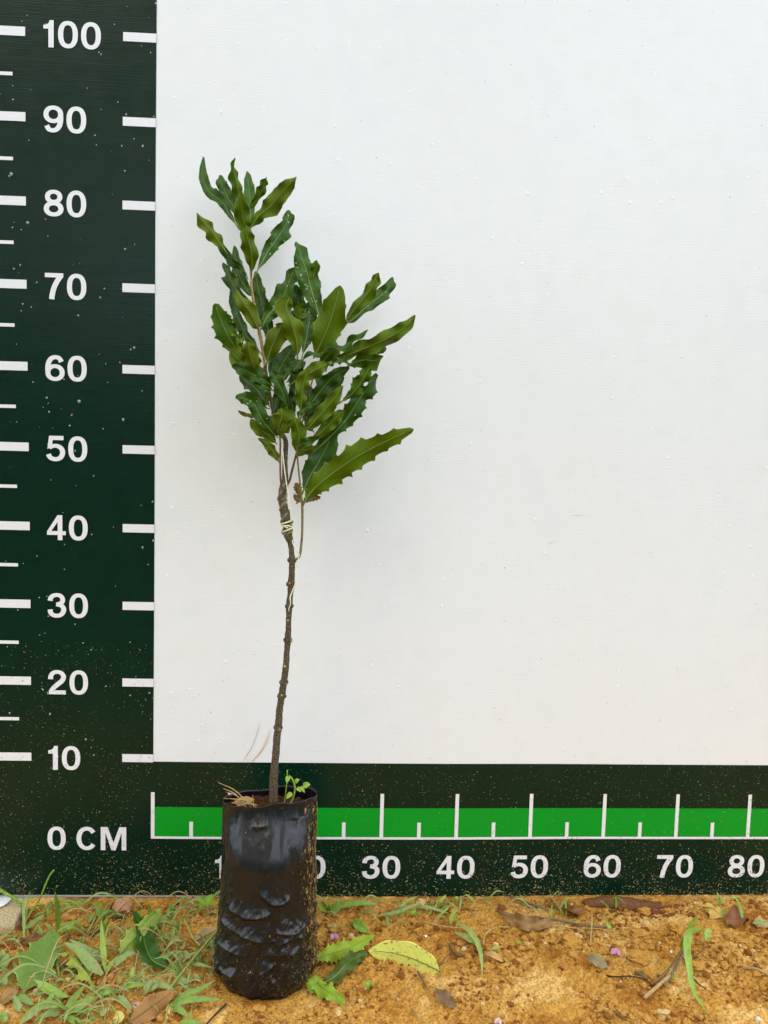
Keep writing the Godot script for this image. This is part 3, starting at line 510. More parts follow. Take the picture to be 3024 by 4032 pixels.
func make_materials() -> void:
	var weave := weave_normal()
	for e in [["vinyl_white", Color(0.905, 0.912, 0.918), 0.42, 0.5], ["vinyl_dark", Color(0.02, 0.155, 0.105), 0.28, 0.36], ["vinyl_green", Color(0.04, 0.58, 0.14), 0.45, 0.3], ["print_white", Color(0.90, 0.90, 0.915), 0.42, 0.5], ["hem", Color(0.55, 0.55, 0.54), 0.6, 0.5]]:
		var m := std(e[1], e[2], e[3])
		m.normal_enabled = true
		m.normal_texture = weave
		m.normal_scale = 0.16
		m.uv1_scale = Vector3(4.0, 4.0, 1.0)
		if e[0] != "hem":
			m.roughness_texture = noise_tex(40, 0.012, 512, [[0.0, Color(0.65, 0.65, 0.65)], [1.0, Color(1, 1, 1)]])
		M[e[0]] = m
	M.vinyl_white.albedo_texture = noise_tex(41, 0.006, 512, [[0.0, Color(0.985, 0.988, 0.99)], [0.55, Color(1, 1, 1)], [1.0, Color(0.99, 0.988, 0.98)]])
	M.vinyl_dark.albedo_texture = noise_tex(42, 0.01, 512, [[0.0, Color(0.86, 0.9, 0.88)], [1.0, Color(1, 1, 1)]])
	# leaves
	for top in [true, false]:
		var m := std(Color.WHITE, 0.36 if top else 0.46, 0.3 if top else 0.25)
		m.albedo_texture = leaf_texture(top)
		m.vertex_color_use_as_albedo = true
		m.normal_enabled = true
		m.normal_texture = noise_normal(50, 0.02, 256, 1.5)
		m.normal_scale = 0.12
		m.backlight_enabled = true
		m.backlight = Color(0.10, 0.15, 0.02) if not top else Color(0.06, 0.10, 0.02)
		M["leaf_top" if top else "leaf_under"] = m
	M.midrib = std(srgb(0.42, 0.50, 0.17), 0.45)
	M.rim = std(srgb(0.62, 0.66, 0.30), 0.5)
	var bark := std(Color.WHITE, 0.75, 0.4)
	bark.albedo_texture = noise_tex(61, 0.05, 512, [[0.0, srgb(0.13, 0.10, 0.075)], [0.45, srgb(0.27, 0.22, 0.16)], [0.62, srgb(0.36, 0.30, 0.22)], [0.8, srgb(0.52, 0.47, 0.38)], [1.0, srgb(0.40, 0.38, 0.27)]], 5)
	bark.normal_enabled = true
	bark.normal_texture = noise_normal(62, 0.06, 512, 8.0)
	triplanar(bark, 0.06)
	M.bark = bark
	var tan_bark := bark.duplicate() as StandardMaterial3D
	tan_bark.albedo_texture = noise_tex(63, 0.05, 256, [[0.0, srgb(0.42, 0.34, 0.18)], [0.5, srgb(0.60, 0.50, 0.27)], [1.0, srgb(0.66, 0.60, 0.38)]], 4)
	M.tan_bark = tan_bark
	M.green_bark = bark.duplicate()
	M.green_bark.albedo_texture = noise_tex(64, 0.05, 256, [[0.0, srgb(0.33, 0.27, 0.14)], [0.5, srgb(0.47, 0.42, 0.22)], [1.0, srgb(0.52, 0.52, 0.28)]], 4)
	M.red_bark = bark.duplicate()
	M.red_bark.albedo_texture = noise_tex(65, 0.05, 256, [[0.0, srgb(0.30, 0.17, 0.10)], [0.5, srgb(0.43, 0.26, 0.15)], [1.0, srgb(0.45, 0.36, 0.20)]], 4)
	M.tape = bark.duplicate()
	M.tape.albedo_texture = noise_tex(66, 0.03, 256, [[0.0, srgb(0.28, 0.25, 0.19)], [0.5, srgb(0.48, 0.45, 0.33)], [1.0, srgb(0.66, 0.63, 0.50)]], 4)
	M.tape.roughness = 0.5
	M.string = std(srgb(0.86, 0.86, 0.70), 0.6)
	M.bud = std(srgb(0.50, 0.55, 0.17), 0.5)
	M.scar = std(srgb(0.55, 0.40, 0.20), 0.7)
	M.bud_dark = std(srgb(0.40, 0.38, 0.20), 0.7)
	# water
	var water := std(Color(1, 1, 1, 0.25), 0.03, 0.7)
	water.transparency = BaseMaterial3D.TRANSPARENCY_ALPHA
	M.water = water
	# bag film
	var film := std(Color(0.062, 0.071, 0.082), 0.31, 0.48)
	film.albedo_texture = noise_tex(71, 0.02, 512, [[0.0, Color(0.8, 0.8, 0.8)], [0.6, Color(1, 1, 1)], [0.8, Color(2.6, 2.4, 2.0).clamp()], [1.0, Color(1, 1, 1)]])
	film.roughness_texture = noise_tex(72, 0.015, 512, [[0.0, Color(0.6, 0.6, 0.6)], [0.5, Color(0.85, 0.85, 0.85)], [1.0, Color(1, 1, 1)]])
	film.normal_enabled = true
	film.normal_texture = noise_normal(73, 0.02, 512, 4.0)
	film.normal_scale = 0.22
	M.film = film
	M.mud = std(Color.WHITE, 0.9, 0.3)
	M.mud.vertex_color_use_as_albedo = true
	# soil
	var soil := std(Color.WHITE, 0.9, 0.3)
	soil.vertex_color_use_as_albedo = true
	soil.albedo_texture = noise_tex(81, 0.03, 1024, [[0.0, Color(0.55, 0.5, 0.45)], [0.4, Color(0.85, 0.83, 0.8)], [0.6, Color(1, 1, 1)], [1.0, Color(0.93, 0.97, 1.0)]], 5)
	soil.normal_enabled = true
	soil.normal_texture = noise_normal(82, 0.04, 1024, 10.0, 5)
	soil.normal_scale = 0.9
	triplanar(soil, 0.14)
	M.soil = soil
	var clod := soil.duplicate() as StandardMaterial3D
	clod.vertex_color_use_as_albedo = false
	triplanar(clod, 0.05)
	var cols := [srgb(0.76, 0.57, 0.29), srgb(0.52, 0.32, 0.20), srgb(0.78, 0.58, 0.27), srgb(0.56, 0.36, 0.15), srgb(0.88, 0.76, 0.54), srgb(0.90, 0.90, 0.86)]
	for i in cols.size():
		var m := clod.duplicate() as StandardMaterial3D
		m.albedo_color = cols[i]
		M["clod%d" % i] = m
	M.potting = std(Color.WHITE, 0.95, 0.2)
	M.potting.albedo_texture = noise_tex(85, 0.06, 512, [[0.0, srgb(0.12, 0.07, 0.05)], [0.5, srgb(0.28, 0.17, 0.11)], [1.0, srgb(0.42, 0.28, 0.18)]], 5)
	M.potting.normal_enabled = true
	M.potting.normal_texture = noise_normal(86, 0.06, 512, 12.0)
	triplanar(M.potting, 0.05)
	# grass and litter
	for e in [["grass_a", srgb(0.44, 0.56, 0.18)], ["grass_b", srgb(0.51, 0.63, 0.18)], ["grass_c", srgb(0.50, 0.58, 0.30)], ["grass_d", srgb(0.58, 0.63, 0.33)]]:
		var m := std(e[1], 0.42, 0.5)
		m.albedo_texture = noise_tex(90, 0.03, 256, [[0.0, Color(0.78, 0.8, 0.75)], [0.6, Color(1, 1, 1)], [1.0, Color(1, 0.97, 0.85)]])
		triplanar(m, 0.05)
		m.backlight_enabled = true
		m.backlight = Color(0.14, 0.18, 0.04)
		M[e[0]] = m
	for e in [["straw", srgb(0.72, 0.60, 0.38)], ["twig", srgb(0.50, 0.38, 0.22)], ["twig_dark", srgb(0.28, 0.20, 0.12)], ["twig_grey", srgb(0.48, 0.42, 0.32)], ["stem_green", srgb(0.62, 0.66, 0.36)], ["wood", srgb(0.80, 0.73, 0.56)]]:
		var m := std(e[1], 0.75, 0.4)
		m.albedo_texture = noise_tex(92, 0.05, 256, [[0.0, Color(0.6, 0.58, 0.55)], [0.6, Color(1, 1, 1)], [1.0, Color(1, 0.97, 0.9)]])
		triplanar(m, 0.04)
		M[e[0]] = m
	M.paper = std(srgb(0.88, 0.88, 0.90), 0.55)
	M.pink = std(srgb(0.74, 0.50, 0.62), 0.6)
	M.pale_petal = std(srgb(0.78, 0.66, 0.64), 0.6)
	var fol := std(srgb(0.22, 0.33, 0.15), 0.6)
	M.foliage = fol

# ---------------------------------------------------------------- ground
func ground_height(x: float, z: float) -> float:
	var h := 0.0045 * soil_big.get_noise_2d(x * 4.0, z * 4.0) + 0.0035 * soil_big.get_noise_2d(x * 14.0 + 9.0, z * 14.0)
	h += 0.0042 * soil_fine.get_noise_2d(x * 55.0, z * 55.0) + 0.0026 * soil_fine.get_noise_2d(x * 150.0, z * 150.0)
	# flat where the bag stands; a low rise along the banner's foot, a hollow at its left end
	var d := Vector2(x - 0.1655, z - 0.155).length()
	h *= smoothstep(0.04, 0.085, d)
	var near_foot := 1.0 - smoothstep(0.0, 0.05, absf(z))
	var hollow := (1.0 - smoothstep(-0.17, -0.10, x)) * (1.0 - smoothstep(0.05, 0.10, z))
	h = lerpf(h, minf(h, 0.001) , near_foot)
	h += 0.002 * near_foot
	return h - 0.012 * hollow

func axis_steps(lo: float, hi: float, step: float, far_lo: float, far_hi: float) -> PackedFloat32Array:
	var a: PackedFloat32Array = []
	var s := step
	var p := lo
	var left: PackedFloat32Array = []
	while p > far_lo:
		s *= 1.35
		p -= s
		left.append(p)
	left.reverse()
	a.append_array(left)
	var n := int((hi - lo) / step)
	for i in n + 1:
		a.append(lo + i * step)
	s = step
	p = lo + n * step
	while p < far_hi:
		s *= 1.35
		p += s
		a.append(p)
	return a

func build_ground() -> void:
	var xs := axis_steps(-0.26, 0.90, 0.0025, -60.0, 60.0)
	var zs := axis_steps(-0.02, 0.30, 0.0025, -60.0, 60.0)
	var nx := xs.size()
	var nz := zs.size()
	var vs: PackedVector3Array = []
	var ns: PackedVector3Array = []
	var cs: PackedColorArray = []
	var ids: PackedInt32Array = []
	vs.resize(nx * nz)
	cs.resize(nx * nz)
	ns.resize(nx * nz)
	var a := lin(srgb(0.78, 0.58, 0.26))
	var b := lin(srgb(0.66, 0.44, 0.17))
	var c := lin(srgb(0.87, 0.70, 0.41))
	var weeds := lin(srgb(0.30, 0.34, 0.20))
	for j in nz:
		for i in nx:
			var x := xs[i]
			var z := zs[j]
			var k := j * nx + i
			vs[k] = Vector3(x, ground_height(x, z), z)
			var n1 := soil_big.get_noise_2d(x * 7.0 + 40.0, z * 7.0)
			var n2 := soil_fine.get_noise_2d(x * 40.0 + 11.0, z * 40.0)
			var col := a.lerp(b, smoothstep(0.0, 0.5, n1 + 0.5 * n2))
			col = col.lerp(c, smoothstep(0.15, 0.6, -n1 + 0.4 * n2 + 0.25 * smoothstep(0.3, 0.7, x)))
			# trodden weeds and shade grass take over a little way out from the banner
			var out := smoothstep(0.45, 1.1, Vector2(maxf(absf(x - 0.3) - 0.5, 0.0), maxf(z, -z)).length() + 0.15 * n1)
			cs[k] = col.lerp(weeds, out)
	for j in nz:
		for i in nx:
			var k := j * nx + i
			var dx: Vector3 = vs[j * nx + mini(i + 1, nx - 1)] - vs[j * nx + maxi(i - 1, 0)]
			var dz: Vector3 = vs[mini(j + 1, nz - 1) * nx + i] - vs[maxi(j - 1, 0) * nx + i]
			ns[k] = dz.cross(dx).normalized()
	for j in nz - 1:
		for i in nx - 1:
			var k := j * nx + i
			ids.append_array([k, k + 1, k + nx, k + 1, k + nx + 1, k + nx])
	var arr := []
	arr.resize(Mesh.ARRAY_MAX)
	arr[Mesh.ARRAY_VERTEX] = vs
	arr[Mesh.ARRAY_NORMAL] = ns
	arr[Mesh.ARRAY_COLOR] = cs
	arr[Mesh.ARRAY_INDEX] = ids
	var m := ArrayMesh.new()
	m.add_surface_from_arrays(Mesh.PRIMITIVE_TRIANGLES, arr)
	var g := part("ground", m, M.soil, self)
	g.set_meta("kind", "structure")

func build_tree_line() -> void:
	# the dark band of trees behind the photographer, mirrored in the wet vinyl and the bag
	var st := begin()
	var r := RandomNumberGenerator.new()
	r.seed = 99
	for t in 26:
		var cx := -17.0 + t * 1.4 + r.randf_range(-0.4, 0.4)
		var cz := 10.5 + r.randf_range(-1.2, 1.5)
		var hgt := r.randf_range(1.9, 3.1)
		tube(st, PackedVector3Array([Vector3(cx, -0.1, cz), Vector3(cx + 0.1, hgt * 0.4, cz), Vector3(cx, hgt * 0.8, cz)]), PackedFloat32Array([0.14, 0.1, 0.04]), 6, 2)
		for k in 330:
			var d := Vector3(r.randfn(), r.randfn(), r.randfn()).normalized() * pow(r.randf(), 0.4)
			var p := Vector3(cx + d.x * 1.3, maxf(hgt * 0.52 + d.y * hgt * 0.5, 0.1), cz + d.z * 1.0)
			var u := Vector3(r.randfn(), r.randfn(), r.randfn()).normalized() * r.randf_range(0.12, 0.24)
			var w := u.cross(Vector3(r.randfn(), r.randfn(), r.randfn())).normalized() * r.randf_range(0.07, 0.13)
			for q in [p - u, p + w, p + u, p - u, p + u, p - w]:
				st.add_vertex(q)
	st.generate_normals()
	var o := part("tree_line", st.commit(), M.foliage, self)
	tag(o, "dark row of leafy trees behind the photographer", "trees")
	o.set_meta("kind", "stuff")

# ---------------------------------------------------------------- banner
func banner_z(x: float, y: float) -> float:
	return 0.0018 * sin(x * 6.0 + y * 2.1) + 0.0013 * sin(y * 8.5 - x * 1.7 + 0.6) + 0.0004 * sin(x * 19.0 + y * 5.0)

func on_banner(x: float, y: float, layer: float) -> Vector3:
	return Vector3(x, y, banner_z(x, y) + layer)

func sheet(x0: float, y0: float, x1: float, y1: float, layer: float, step := 0.02) -> ArrayMesh:
	var st := begin()
	st.set_smooth_group(0)
	var nx := maxi(1, int(ceil((x1 - x0) / step)))
	var ny := maxi(1, int(ceil((y1 - y0) / step)))
	for j in ny + 1:
		for i in nx + 1:
			var x := lerpf(x0, x1, float(i) / nx)
			var y := lerpf(y0, y1, float(j) / ny)
			st.set_uv(Vector2(x, -y))
			st.add_vertex(on_banner(x, y, layer))
	var w := nx + 1
	for j in ny:
		for i in nx:
			var k := j * w + i
			for q in [k, k + w, k + w + 1, k, k + w + 1, k + 1]:
				st.add_index(q)
	st.generate_normals()
	st.generate_tangents()
	return st.commit()

# flat print: strokes (centre line + half widths) and polygons in letter units, set on the banner
func print_strip(st: SurfaceTool, pts: Array, hw: Array, closed: bool, org: Vector2, sc: Vector2, layer: float) -> void:
	var dense: Array = []
	var widths: Array = []
	var n := pts.size()
	var segs := n if closed else n - 1
	var sub := 4
	for i in segs:
		for k in sub:
			var t := float(k) / sub
			var p0: Vector2 = pts[posmod(i - 1, n)] if closed or i > 0 else pts[0] * 2.0 - pts[1]
			var p3: Vector2 = pts[(i + 2) % n] if closed or i + 2 < n else pts[n - 1] * 2.0 - pts[n - 2]
			dense.append(pts[i].cubic_interpolate(pts[(i + 1) % n], p0, p3, t))
			widths.append(lerpf(hw[i % hw.size()], hw[(i + 1) % hw.size()], t))
	if not closed:
		dense.append(pts[n - 1])
		widths.append(hw[(n - 1) % hw.size()])
	var m := dense.size()
	var le: Array = []
	var ri: Array = []
	for i in m:
		var a: Vector2 = dense[posmod(i - 1, m)] if closed or i > 0 else dense[0]
		var b: Vector2 = dense[(i + 1) % m] if closed or i + 1 < m else dense[m - 1]
		var nrm := (b - a).normalized().orthogonal()
		le.append(org + (dense[i] + nrm * widths[i]) * sc)
		ri.append(org + (dense[i] - nrm * widths[i]) * sc)
	for i in (m if closed else m - 1):
		var j := (i + 1) % m
		flat_tri(st, le[i], le[j], ri[j], layer)
		flat_tri(st, le[i], ri[j], ri[i], layer)

func flat_tri(st: SurfaceTool, a: Vector2, b: Vector2, c: Vector2, layer: float) -> void:
	var q := [a, b, c] if (b - a).cross(c - a) < 0.0 else [a, c, b]
	for p in q:
		st.set_uv(Vector2(p.x, -p.y))
		st.add_vertex(on_banner(p.x, p.y, layer))

func print_poly(st: SurfaceTool, pts: Array, org: Vector2, sc: Vector2, layer: float) -> void:
	var p: PackedVector2Array = []
	for e in pts:
		p.append(org + e * sc)
	var t := Geometry2D.triangulate_polygon(p)
	for i in t.size() / 3:
		flat_tri(st, p[t[i * 3]], p[t[i * 3 + 1]], p[t[i * 3 + 2]], layer)

func oval(cx: float, cy: float, a: float, b: float, e := 2.3, from := 0.0, to := TAU, n := 20) -> Array:
	var r: Array = []
	var closed := is_equal_approx(to - from, TAU)
	for i in (n if closed else n + 1):
		var t := from + (to - from) * i / n
		r.append(Vector2(cx + a * signf(cos(t)) * pow(absf(cos(t)), 2.0 / e), cy + b * signf(sin(t)) * pow(absf(sin(t)), 2.0 / e)))
	return r

func oval_width(n: int, side: float, cap: float, from := 0.0, to := TAU) -> Array:
	var r: Array = []
	for i in n + 1:
		var t := from + (to - from) * i / n
		r.append(lerpf(cap, side, pow(absf(cos(t)), 1.5)))
	return r

func V(x: float, y: float) -> Vector2:
	return Vector2(x, y)

# one character with its lower left corner at org (board metres); returns its width in letter units
func glyph(ch: String, org: Vector2, cap: float, layer: float, parent: Node) -> float:
	var st := begin()
	var sc := Vector2(cap, cap)
	var l2 := layer + 0.00012
	var w := 0.745
	var hs := [0.09]
	match ch:
		"0":
			print_strip(st, oval(0.3725, 0.5, 0.274, 0.424, 2.35), oval_width(20, 0.098, 0.078).slice(0, 20), true, org, sc, layer)
		"1":
			print_poly(st, [V(.185, 0), V(.385, 0), V(.385, 1), V(.235, 1), V(.20, .90), V(.13, .84), V(0, .815), V(0, .68), V(.185, .68)], org, sc, layer)
			w = 0.40
		"2":
			print_strip(st, [V(.105, .62), V(.115, .74), V(.195, .87), V(.365, .925), V(.535, .875), V(.62, .755), V(.61, .65), V(.54, .54), V(.40, .42), V(.25, .29), V(.16, .18), V(.12, .09)], [.1, .095, .085, .076, .085, .096, .096, .096, .094, .09, .09, .09], false, org, sc, layer)
			print_poly(st, [V(.025, 0), V(.715, 0), V(.715, .165), V(.045, .165)], org, sc, l2)
		"3":
			print_strip(st, [V(.105, .685), V(.12, .79), V(.215, .885), V(.365, .925), V(.515, .885), V(.595, .775), V(.585, .655), V(.49, .57), V(.34, .545)], [.098, .094, .085, .076, .085, .094, .094, .085, .072], false, org, sc, layer)
			print_strip(st, [V(.34, .54), V(.53, .505), V(.63, .395), V(.63, .265), V(.545, .135), V(.375, .078), V(.21, .115), V(.12, .21), V(.10, .33)], [.072, .085, .098, .098, .088, .078, .086, .096, .1], false, org, sc, l2)
		"4":
			print_poly(st, [V(.42, 0), V(.605, 0), V(.605, 1), V(.42, 1)], org, sc, layer)
			print_poly(st, [V(.0, .205), V(.74, .205), V(.74, .36), V(.0, .36)], org, sc, l2)
			print_poly(st, [V(.0, .34), V(.155, .34), V(.44, .755), V(.44, 1), V(.42, 1)], org, sc, l2 + 0.00012)
		"5":
			print_poly(st, [V(.13, .835), V(.68, .835), V(.68, 1), V(.12, 1)], org, sc, layer)
			print_poly(st, [V(.12, 1), V(.285, 1), V(.225, .56), V(.05, .475)], org, sc, l2)
			print_strip(st, [V(.14, .51), V(.24, .585), V(.38, .61), V(.54, .555), V(.63, .435), V(.635, .285), V(.55, .14), V(.375, .078), V(.205, .115), V(.125, .19), V(.095, .275)], [.06, .072, .076, .088, .098, .1, .09, .078, .086, .094, .098], false, org, sc, l2 + 0.00012)
		"6", "9":
			var ring := oval(0.378, 0.325, 0.275, 0.25, 2.1)
			var arc := [V(.625, .745), V(.555, .875), V(.405, .925), V(.25, .875), V(.145, .73), V(.105, .55), V(.10, .36)]
			if ch == "9":
				ring = ring.map(func(p): return Vector2(0.745, 1.0) - p)
				arc = arc.map(func(p): return Vector2(0.745, 1.0) - p)
			print_strip(st, ring, oval_width(20, 0.096, 0.074).slice(0, 20), true, org, sc, layer)
			print_strip(st, arc, [.098, .088, .076, .088, .098, .098, .096], false, org, sc, l2)
		"7":
			print_poly(st, [V(.02, .835), V(.725, .835), V(.725, 1), V(.02, 1)], org, sc, layer)
			print_strip(st, [V(.63, .90), V(.52, .74), V(.41, .54), V(.335, .33), V(.29, .12), V(.28, 0)], [.1, .098, .098, .1, .1, .102], false, org, sc, l2)
		"8":
			print_strip(st, oval(0.3725, 0.738, 0.235, 0.19, 2.1), oval_width(20, 0.094, 0.072).slice(0, 20), true, org, sc, layer)
			print_strip(st, oval(0.3725, 0.285, 0.277, 0.21, 2.1), oval_width(20, 0.098, 0.076).slice(0, 20), true, org, sc, l2)
		"C":
			print_strip(st, oval(0.425, 0.5, 0.325, 0.422, 2.1, 0.62, TAU - 0.62, 22), oval_width(22, 0.1, 0.08, 0.62, TAU - 0.62), false, org, sc, layer)
			w = 0.86
		"M":
			print_poly(st, [V(0, 1), V(.285, 1), V(.525, .33), V(.765, 1), V(1.05, 1), V(1.05, 0), V(.86, 0), V(.86, .76), V(.61, 0), V(.44, 0), V(.19, .76), V(.19, 0), V(0, 0)], org, sc, layer)
			w = 1.05
	st.generate_normals()
	st.generate_tangents()
	part("numeral" if ch.is_valid_int() else "letter", st.commit(), M.print_white, parent)
	return w

func word(txt: String, x: float, yc: float, parent: Node, centred := false) -> void:
	var cap := 0.0318
	var gap := 0.115
	var total := 0.0
	for ch in txt:
		total += (0.40 if ch == "1" else 0.745) + gap
	total -= gap
	var px := x - (total * cap * 0.5 if centred else 0.0)
	for ch in txt:
		var w := glyph(ch, Vector2(px, yc - cap * 0.5), cap, 0.0012, parent)
		px += (w + gap + (0.03 if ch == "1" else 0.0)) * cap

func build_banner() -> void:
	var b := thing("measuring_banner", "white vinyl banner printed with a dark green height scale and a bright green ruler", "banner")
	var x0 := -0.36
	var x1 := 1.10
	var y0 := 0.004
	var y1 := 1.34
	# white sheet with thickness
	var st := begin()
	st.append_from(sheet(x0, y0, x1, y1, 0.0, 0.03), 0, Transform3D.IDENTITY)
	var m := st.commit()
	part("white_sheet", m, M.vinyl_white, b)
	var back := begin()
	back.set_smooth_group(0)
	var nb := 40
	for i in nb:
		var xa := lerpf(x0, x1, float(i) / nb)
		var xb := lerpf(x0, x1, float(i + 1) / nb)
		for e in [[y0, y1]]:
			var q := [on_banner(xa, e[0], -0.003), on_banner(xb, e[0], -0.003), on_banner(xb, e[1], -0.003), on_banner(xa, e[1], -0.003)]
			for k in [0, 2, 3, 0, 1, 2]:
				back.add_vertex(q[k])
		for e in [y0, y1]:
			var q := [on_banner(xa, e, -0.003), on_banner(xb, e, -0.003), on_banner(xb, e, 0.0), on_banner(xa, e, 0.0)]
			for k in [0, 2, 3, 0, 1, 2]:
				back.add_vertex(q[k])
	back.generate_normals()
	part("backing", back.commit(), M.hem, b)
	part("scale_strip", sheet(x0, 0.1875, 0.0003, y1, 0.0004), M.vinyl_dark, b)
	part("ruler_strip", sheet(x0, y0, x1, 0.1875, 0.0004), M.vinyl_dark, b)
	part("green_band", sheet(0.0026, 0.0870, x1, 0.1268, 0.0008), M.vinyl_green, b)
	# light hem along the foot, left of the bag
	var hem := begin()
	hem.set_smooth_group(0)
	tube(hem, PackedVector3Array([on_banner(x0, y0, 0.001), on_banner(-0.05, y0, 0.001), on_banner(0.13, y0 + 0.0004, 0.001)]), PackedFloat32Array([0.0016, 0.0016, 0.0012]), 8, 6)
	hem.generate_normals()
	part("hem", hem.commit(), M.hem, b)
	var t := 0.0012
	for k in range(1, 13):
		var y := k * 0.1 + 0.092
		part("tick_mark", sheet(x0, y - 0.0054, -0.1561, y + 0.0054, t), M.print_white, b)
		part("tick_mark", sheet(-0.0396, y - 0.0053, 0.0003, y + 0.0053, t), M.print_white, b)
		if k < 12:
			part("tick_mark", sheet(x0, y + 0.05 - 0.0021, -0.1713, y + 0.05 + 0.0021, t), M.print_white, b)
		if k <= 10:
			word(str(k * 10), -0.1345, y - 0.0012, b)
	# 0 CM
	var cap := 0.0315
	glyph("0", Vector2(-0.1361, 0.0830 - cap / 2), cap, t, b)
	glyph("C", Vector2(-0.0988, 0.0830 - cap / 2), cap, t, b)
	glyph("M", Vector2(-0.0674, 0.0830 - cap / 2), cap, t, b)
	# ruler
	part("base_line", sheet(-0.0024, 0.0838, x1, 0.0870, t), M.print_white, b)
	for k in range(0, 11):
		part("tick_mark", sheet(k * 0.1 - 0.0024, 0.0870, k * 0.1 + 0.0024, 0.1466, t), M.print_white, b)
		part("tick_mark", sheet(k * 0.1 + 0.05 - 0.0024, 0.0870, k * 0.1 + 0.05 + 0.0024, 0.1072, t), M.print_white, b)
		if k > 0 and k < 9:
			word(str(k * 10), k * 0.1 + 0.0005 + (0.0005 if k > 2 else 0.001), 0.0452, b, true)
	# splashed mud: thousands of thin flecks of dried soil, thickest near the ground
	var mud := begin()
	var r := RandomNumberGenerator.new()
	r.seed = 17
	var tones := [lin(srgb(0.38, 0.37, 0.22)), lin(srgb(0.49, 0.45, 0.28)), lin(srgb(0.58, 0.56, 0.42)), lin(srgb(0.66, 0.61, 0.43)), lin(srgb(0.44, 0.35, 0.16)), lin(srgb(0.30, 0.34, 0.21))]
	var patch := FastNoiseLite.new()
	patch.seed = 12
	patch.frequency = 9.0
	var made := 0
	while made < 12500:
		var x := r.randf_range(-0.24, 0.92)
		var y := 0.004 + 0.34 * pow(r.randf(), 1.7)
		var white := x > 0.0 and y > 0.186
		if white and r.randf() > 0.018:
			continue
		if y > 0.087 and y < 0.127 and x > 0.0 and r.randf() > 0.45:
			continue
		if patch.get_noise_2d(x, y * 0.6) + r.randf_range(-0.3, 0.5) < -0.05:
			continue
		made += 1
		var s := 0.00022 * exp(minf(r.randfn(), 1.6) * 0.5) * (1.0 + 0.7 * smoothstep(0.09, 0.0, y))
		var ang := r.randfn() * 0.55 + (0.4 if x < 0.0 else 0.0)
		if r.randf() < 0.25:
			ang += PI / 2
		fleck(mud, r, x, y, s * r.randf_range(1.2, 3.0), s, ang, tones[r.randi() % 6] if not white else lin(srgb(0.40, 0.30, 0.24)), 0.0019)
	# coarser clotted smears at the foot of the ruler
	for k in 380:
		var x := r.randf_range(0.23, 0.92)
		var y := 0.006 + 0.075 * pow(r.randf(), 1.3)
		fleck(mud, r, x, y, r.randf_range(0.0006, 0.0018), r.randf_range(0.0003, 0.0007), r.randfn() * 1.1, [tones[1], tones[4], tones[3]][r.randi() % 3], 0.002)
	mud.generate_normals()
	var mo := part("mud_flecks", mud.commit(), M.mud, b)
	mo.set_meta("kind", "stuff")
	# rubbed mud streaks on the white sheet beside the stem
	for s in SMEARS:
		var sm := begin()
		var n: int = s.size() / 2
		var line: Array = []
		for k in n:
			line.append(Vector2(s[k * 2], s[k * 2 + 1]) * 0.01)
		# three or four hair-thin rubbed strokes side by side, uneven in width
		for k in (4 if n > 3 else 1):
			var off := Vector2(r.randfn(), r.randfn()) * 0.0008
			var pts: Array = []
			var hw: Array = []
			for q in n:
				pts.append(line[q] + off * (1.0 + 0.3 * q))
				hw.append(r.randf_range(0.00006, 0.00032) * (0.3 if q == n - 1 else 1.0))
			sm.set_color(lin(srgb(0.88, 0.80, 0.66)).lerp(lin(srgb(0.80, 0.63, 0.38)), r.randf()))
			print_strip(sm, pts, hw, false, Vector2.ZERO, Vector2.ONE, 0.0007 + 0.0001 * k)
		sm.generate_normals()
		part("mud_smear", sm.commit(), M.mud, b)
	# stray specks and grit on the white sheet
	var grit := begin()
	for k in 110:
		fleck(grit, r, r.randf_range(0.01, 0.85), 0.19 + 0.98 * pow(r.randf(), 1.6), r.randf_range(0.0003, 0.0009), r.randf_range(0.0002, 0.0005), r.randf() * TAU, lin(srgb(0.22, 0.18, 0.15)), 0.0006)
	grit.generate_normals()
	part("grit", grit.commit(), M.mud, b).set_meta("kind", "stuff")
	# rain drops standing on the vinyl
	var wet := begin()
	wet.set_smooth_group(0)
	var cl := FastNoiseLite.new()
	cl.seed = 8
	cl.frequency = 7.0
	made = 0
	while made < 900:
		var x := r.randf_range(-0.2, 0.86)
		var y := r.randf_range(0.19, 1.2)
		if cl.get_noise_2d(x, y) + r.randf_range(-0.5, 0.4) < 0.0:
			continue
		made += 1
		var s := minf(0.0008 * exp(r.randfn() * 0.45), 0.0021)
		drop(wet, on_banner(x, y, 0.0008 if x > 0.0 else 0.0012), Vector3(0, 0, 1), s, s * r.randf_range(1.0, 1.5), s * 0.55)
	wet.generate_normals()
	var wo := part("rain_drops", wet.commit(), M.water, b)
	wo.set_meta("kind", "stuff")

func fleck(st: SurfaceTool, r: RandomNumberGenerator, x: float, y: float, a: float, b: float, ang: float, col: Color, layer: float) -> void:
	var n := 5
	var ring: Array = []
	for i in n:
		var t := TAU * i / n
		var p := Vector2(cos(t) * a, sin(t) * b).rotated(ang) * r.randf_range(0.55, 1.25)
		ring.append(on_banner(x + p.x, y + p.y, layer - 0.0003))
	var top := on_banner(x, y, layer + 0.0002)
	st.set_color(col)
	for i in n:
		st.add_vertex(top)
		st.add_vertex(ring[(i + 1) % n])
		st.add_vertex(ring[i])

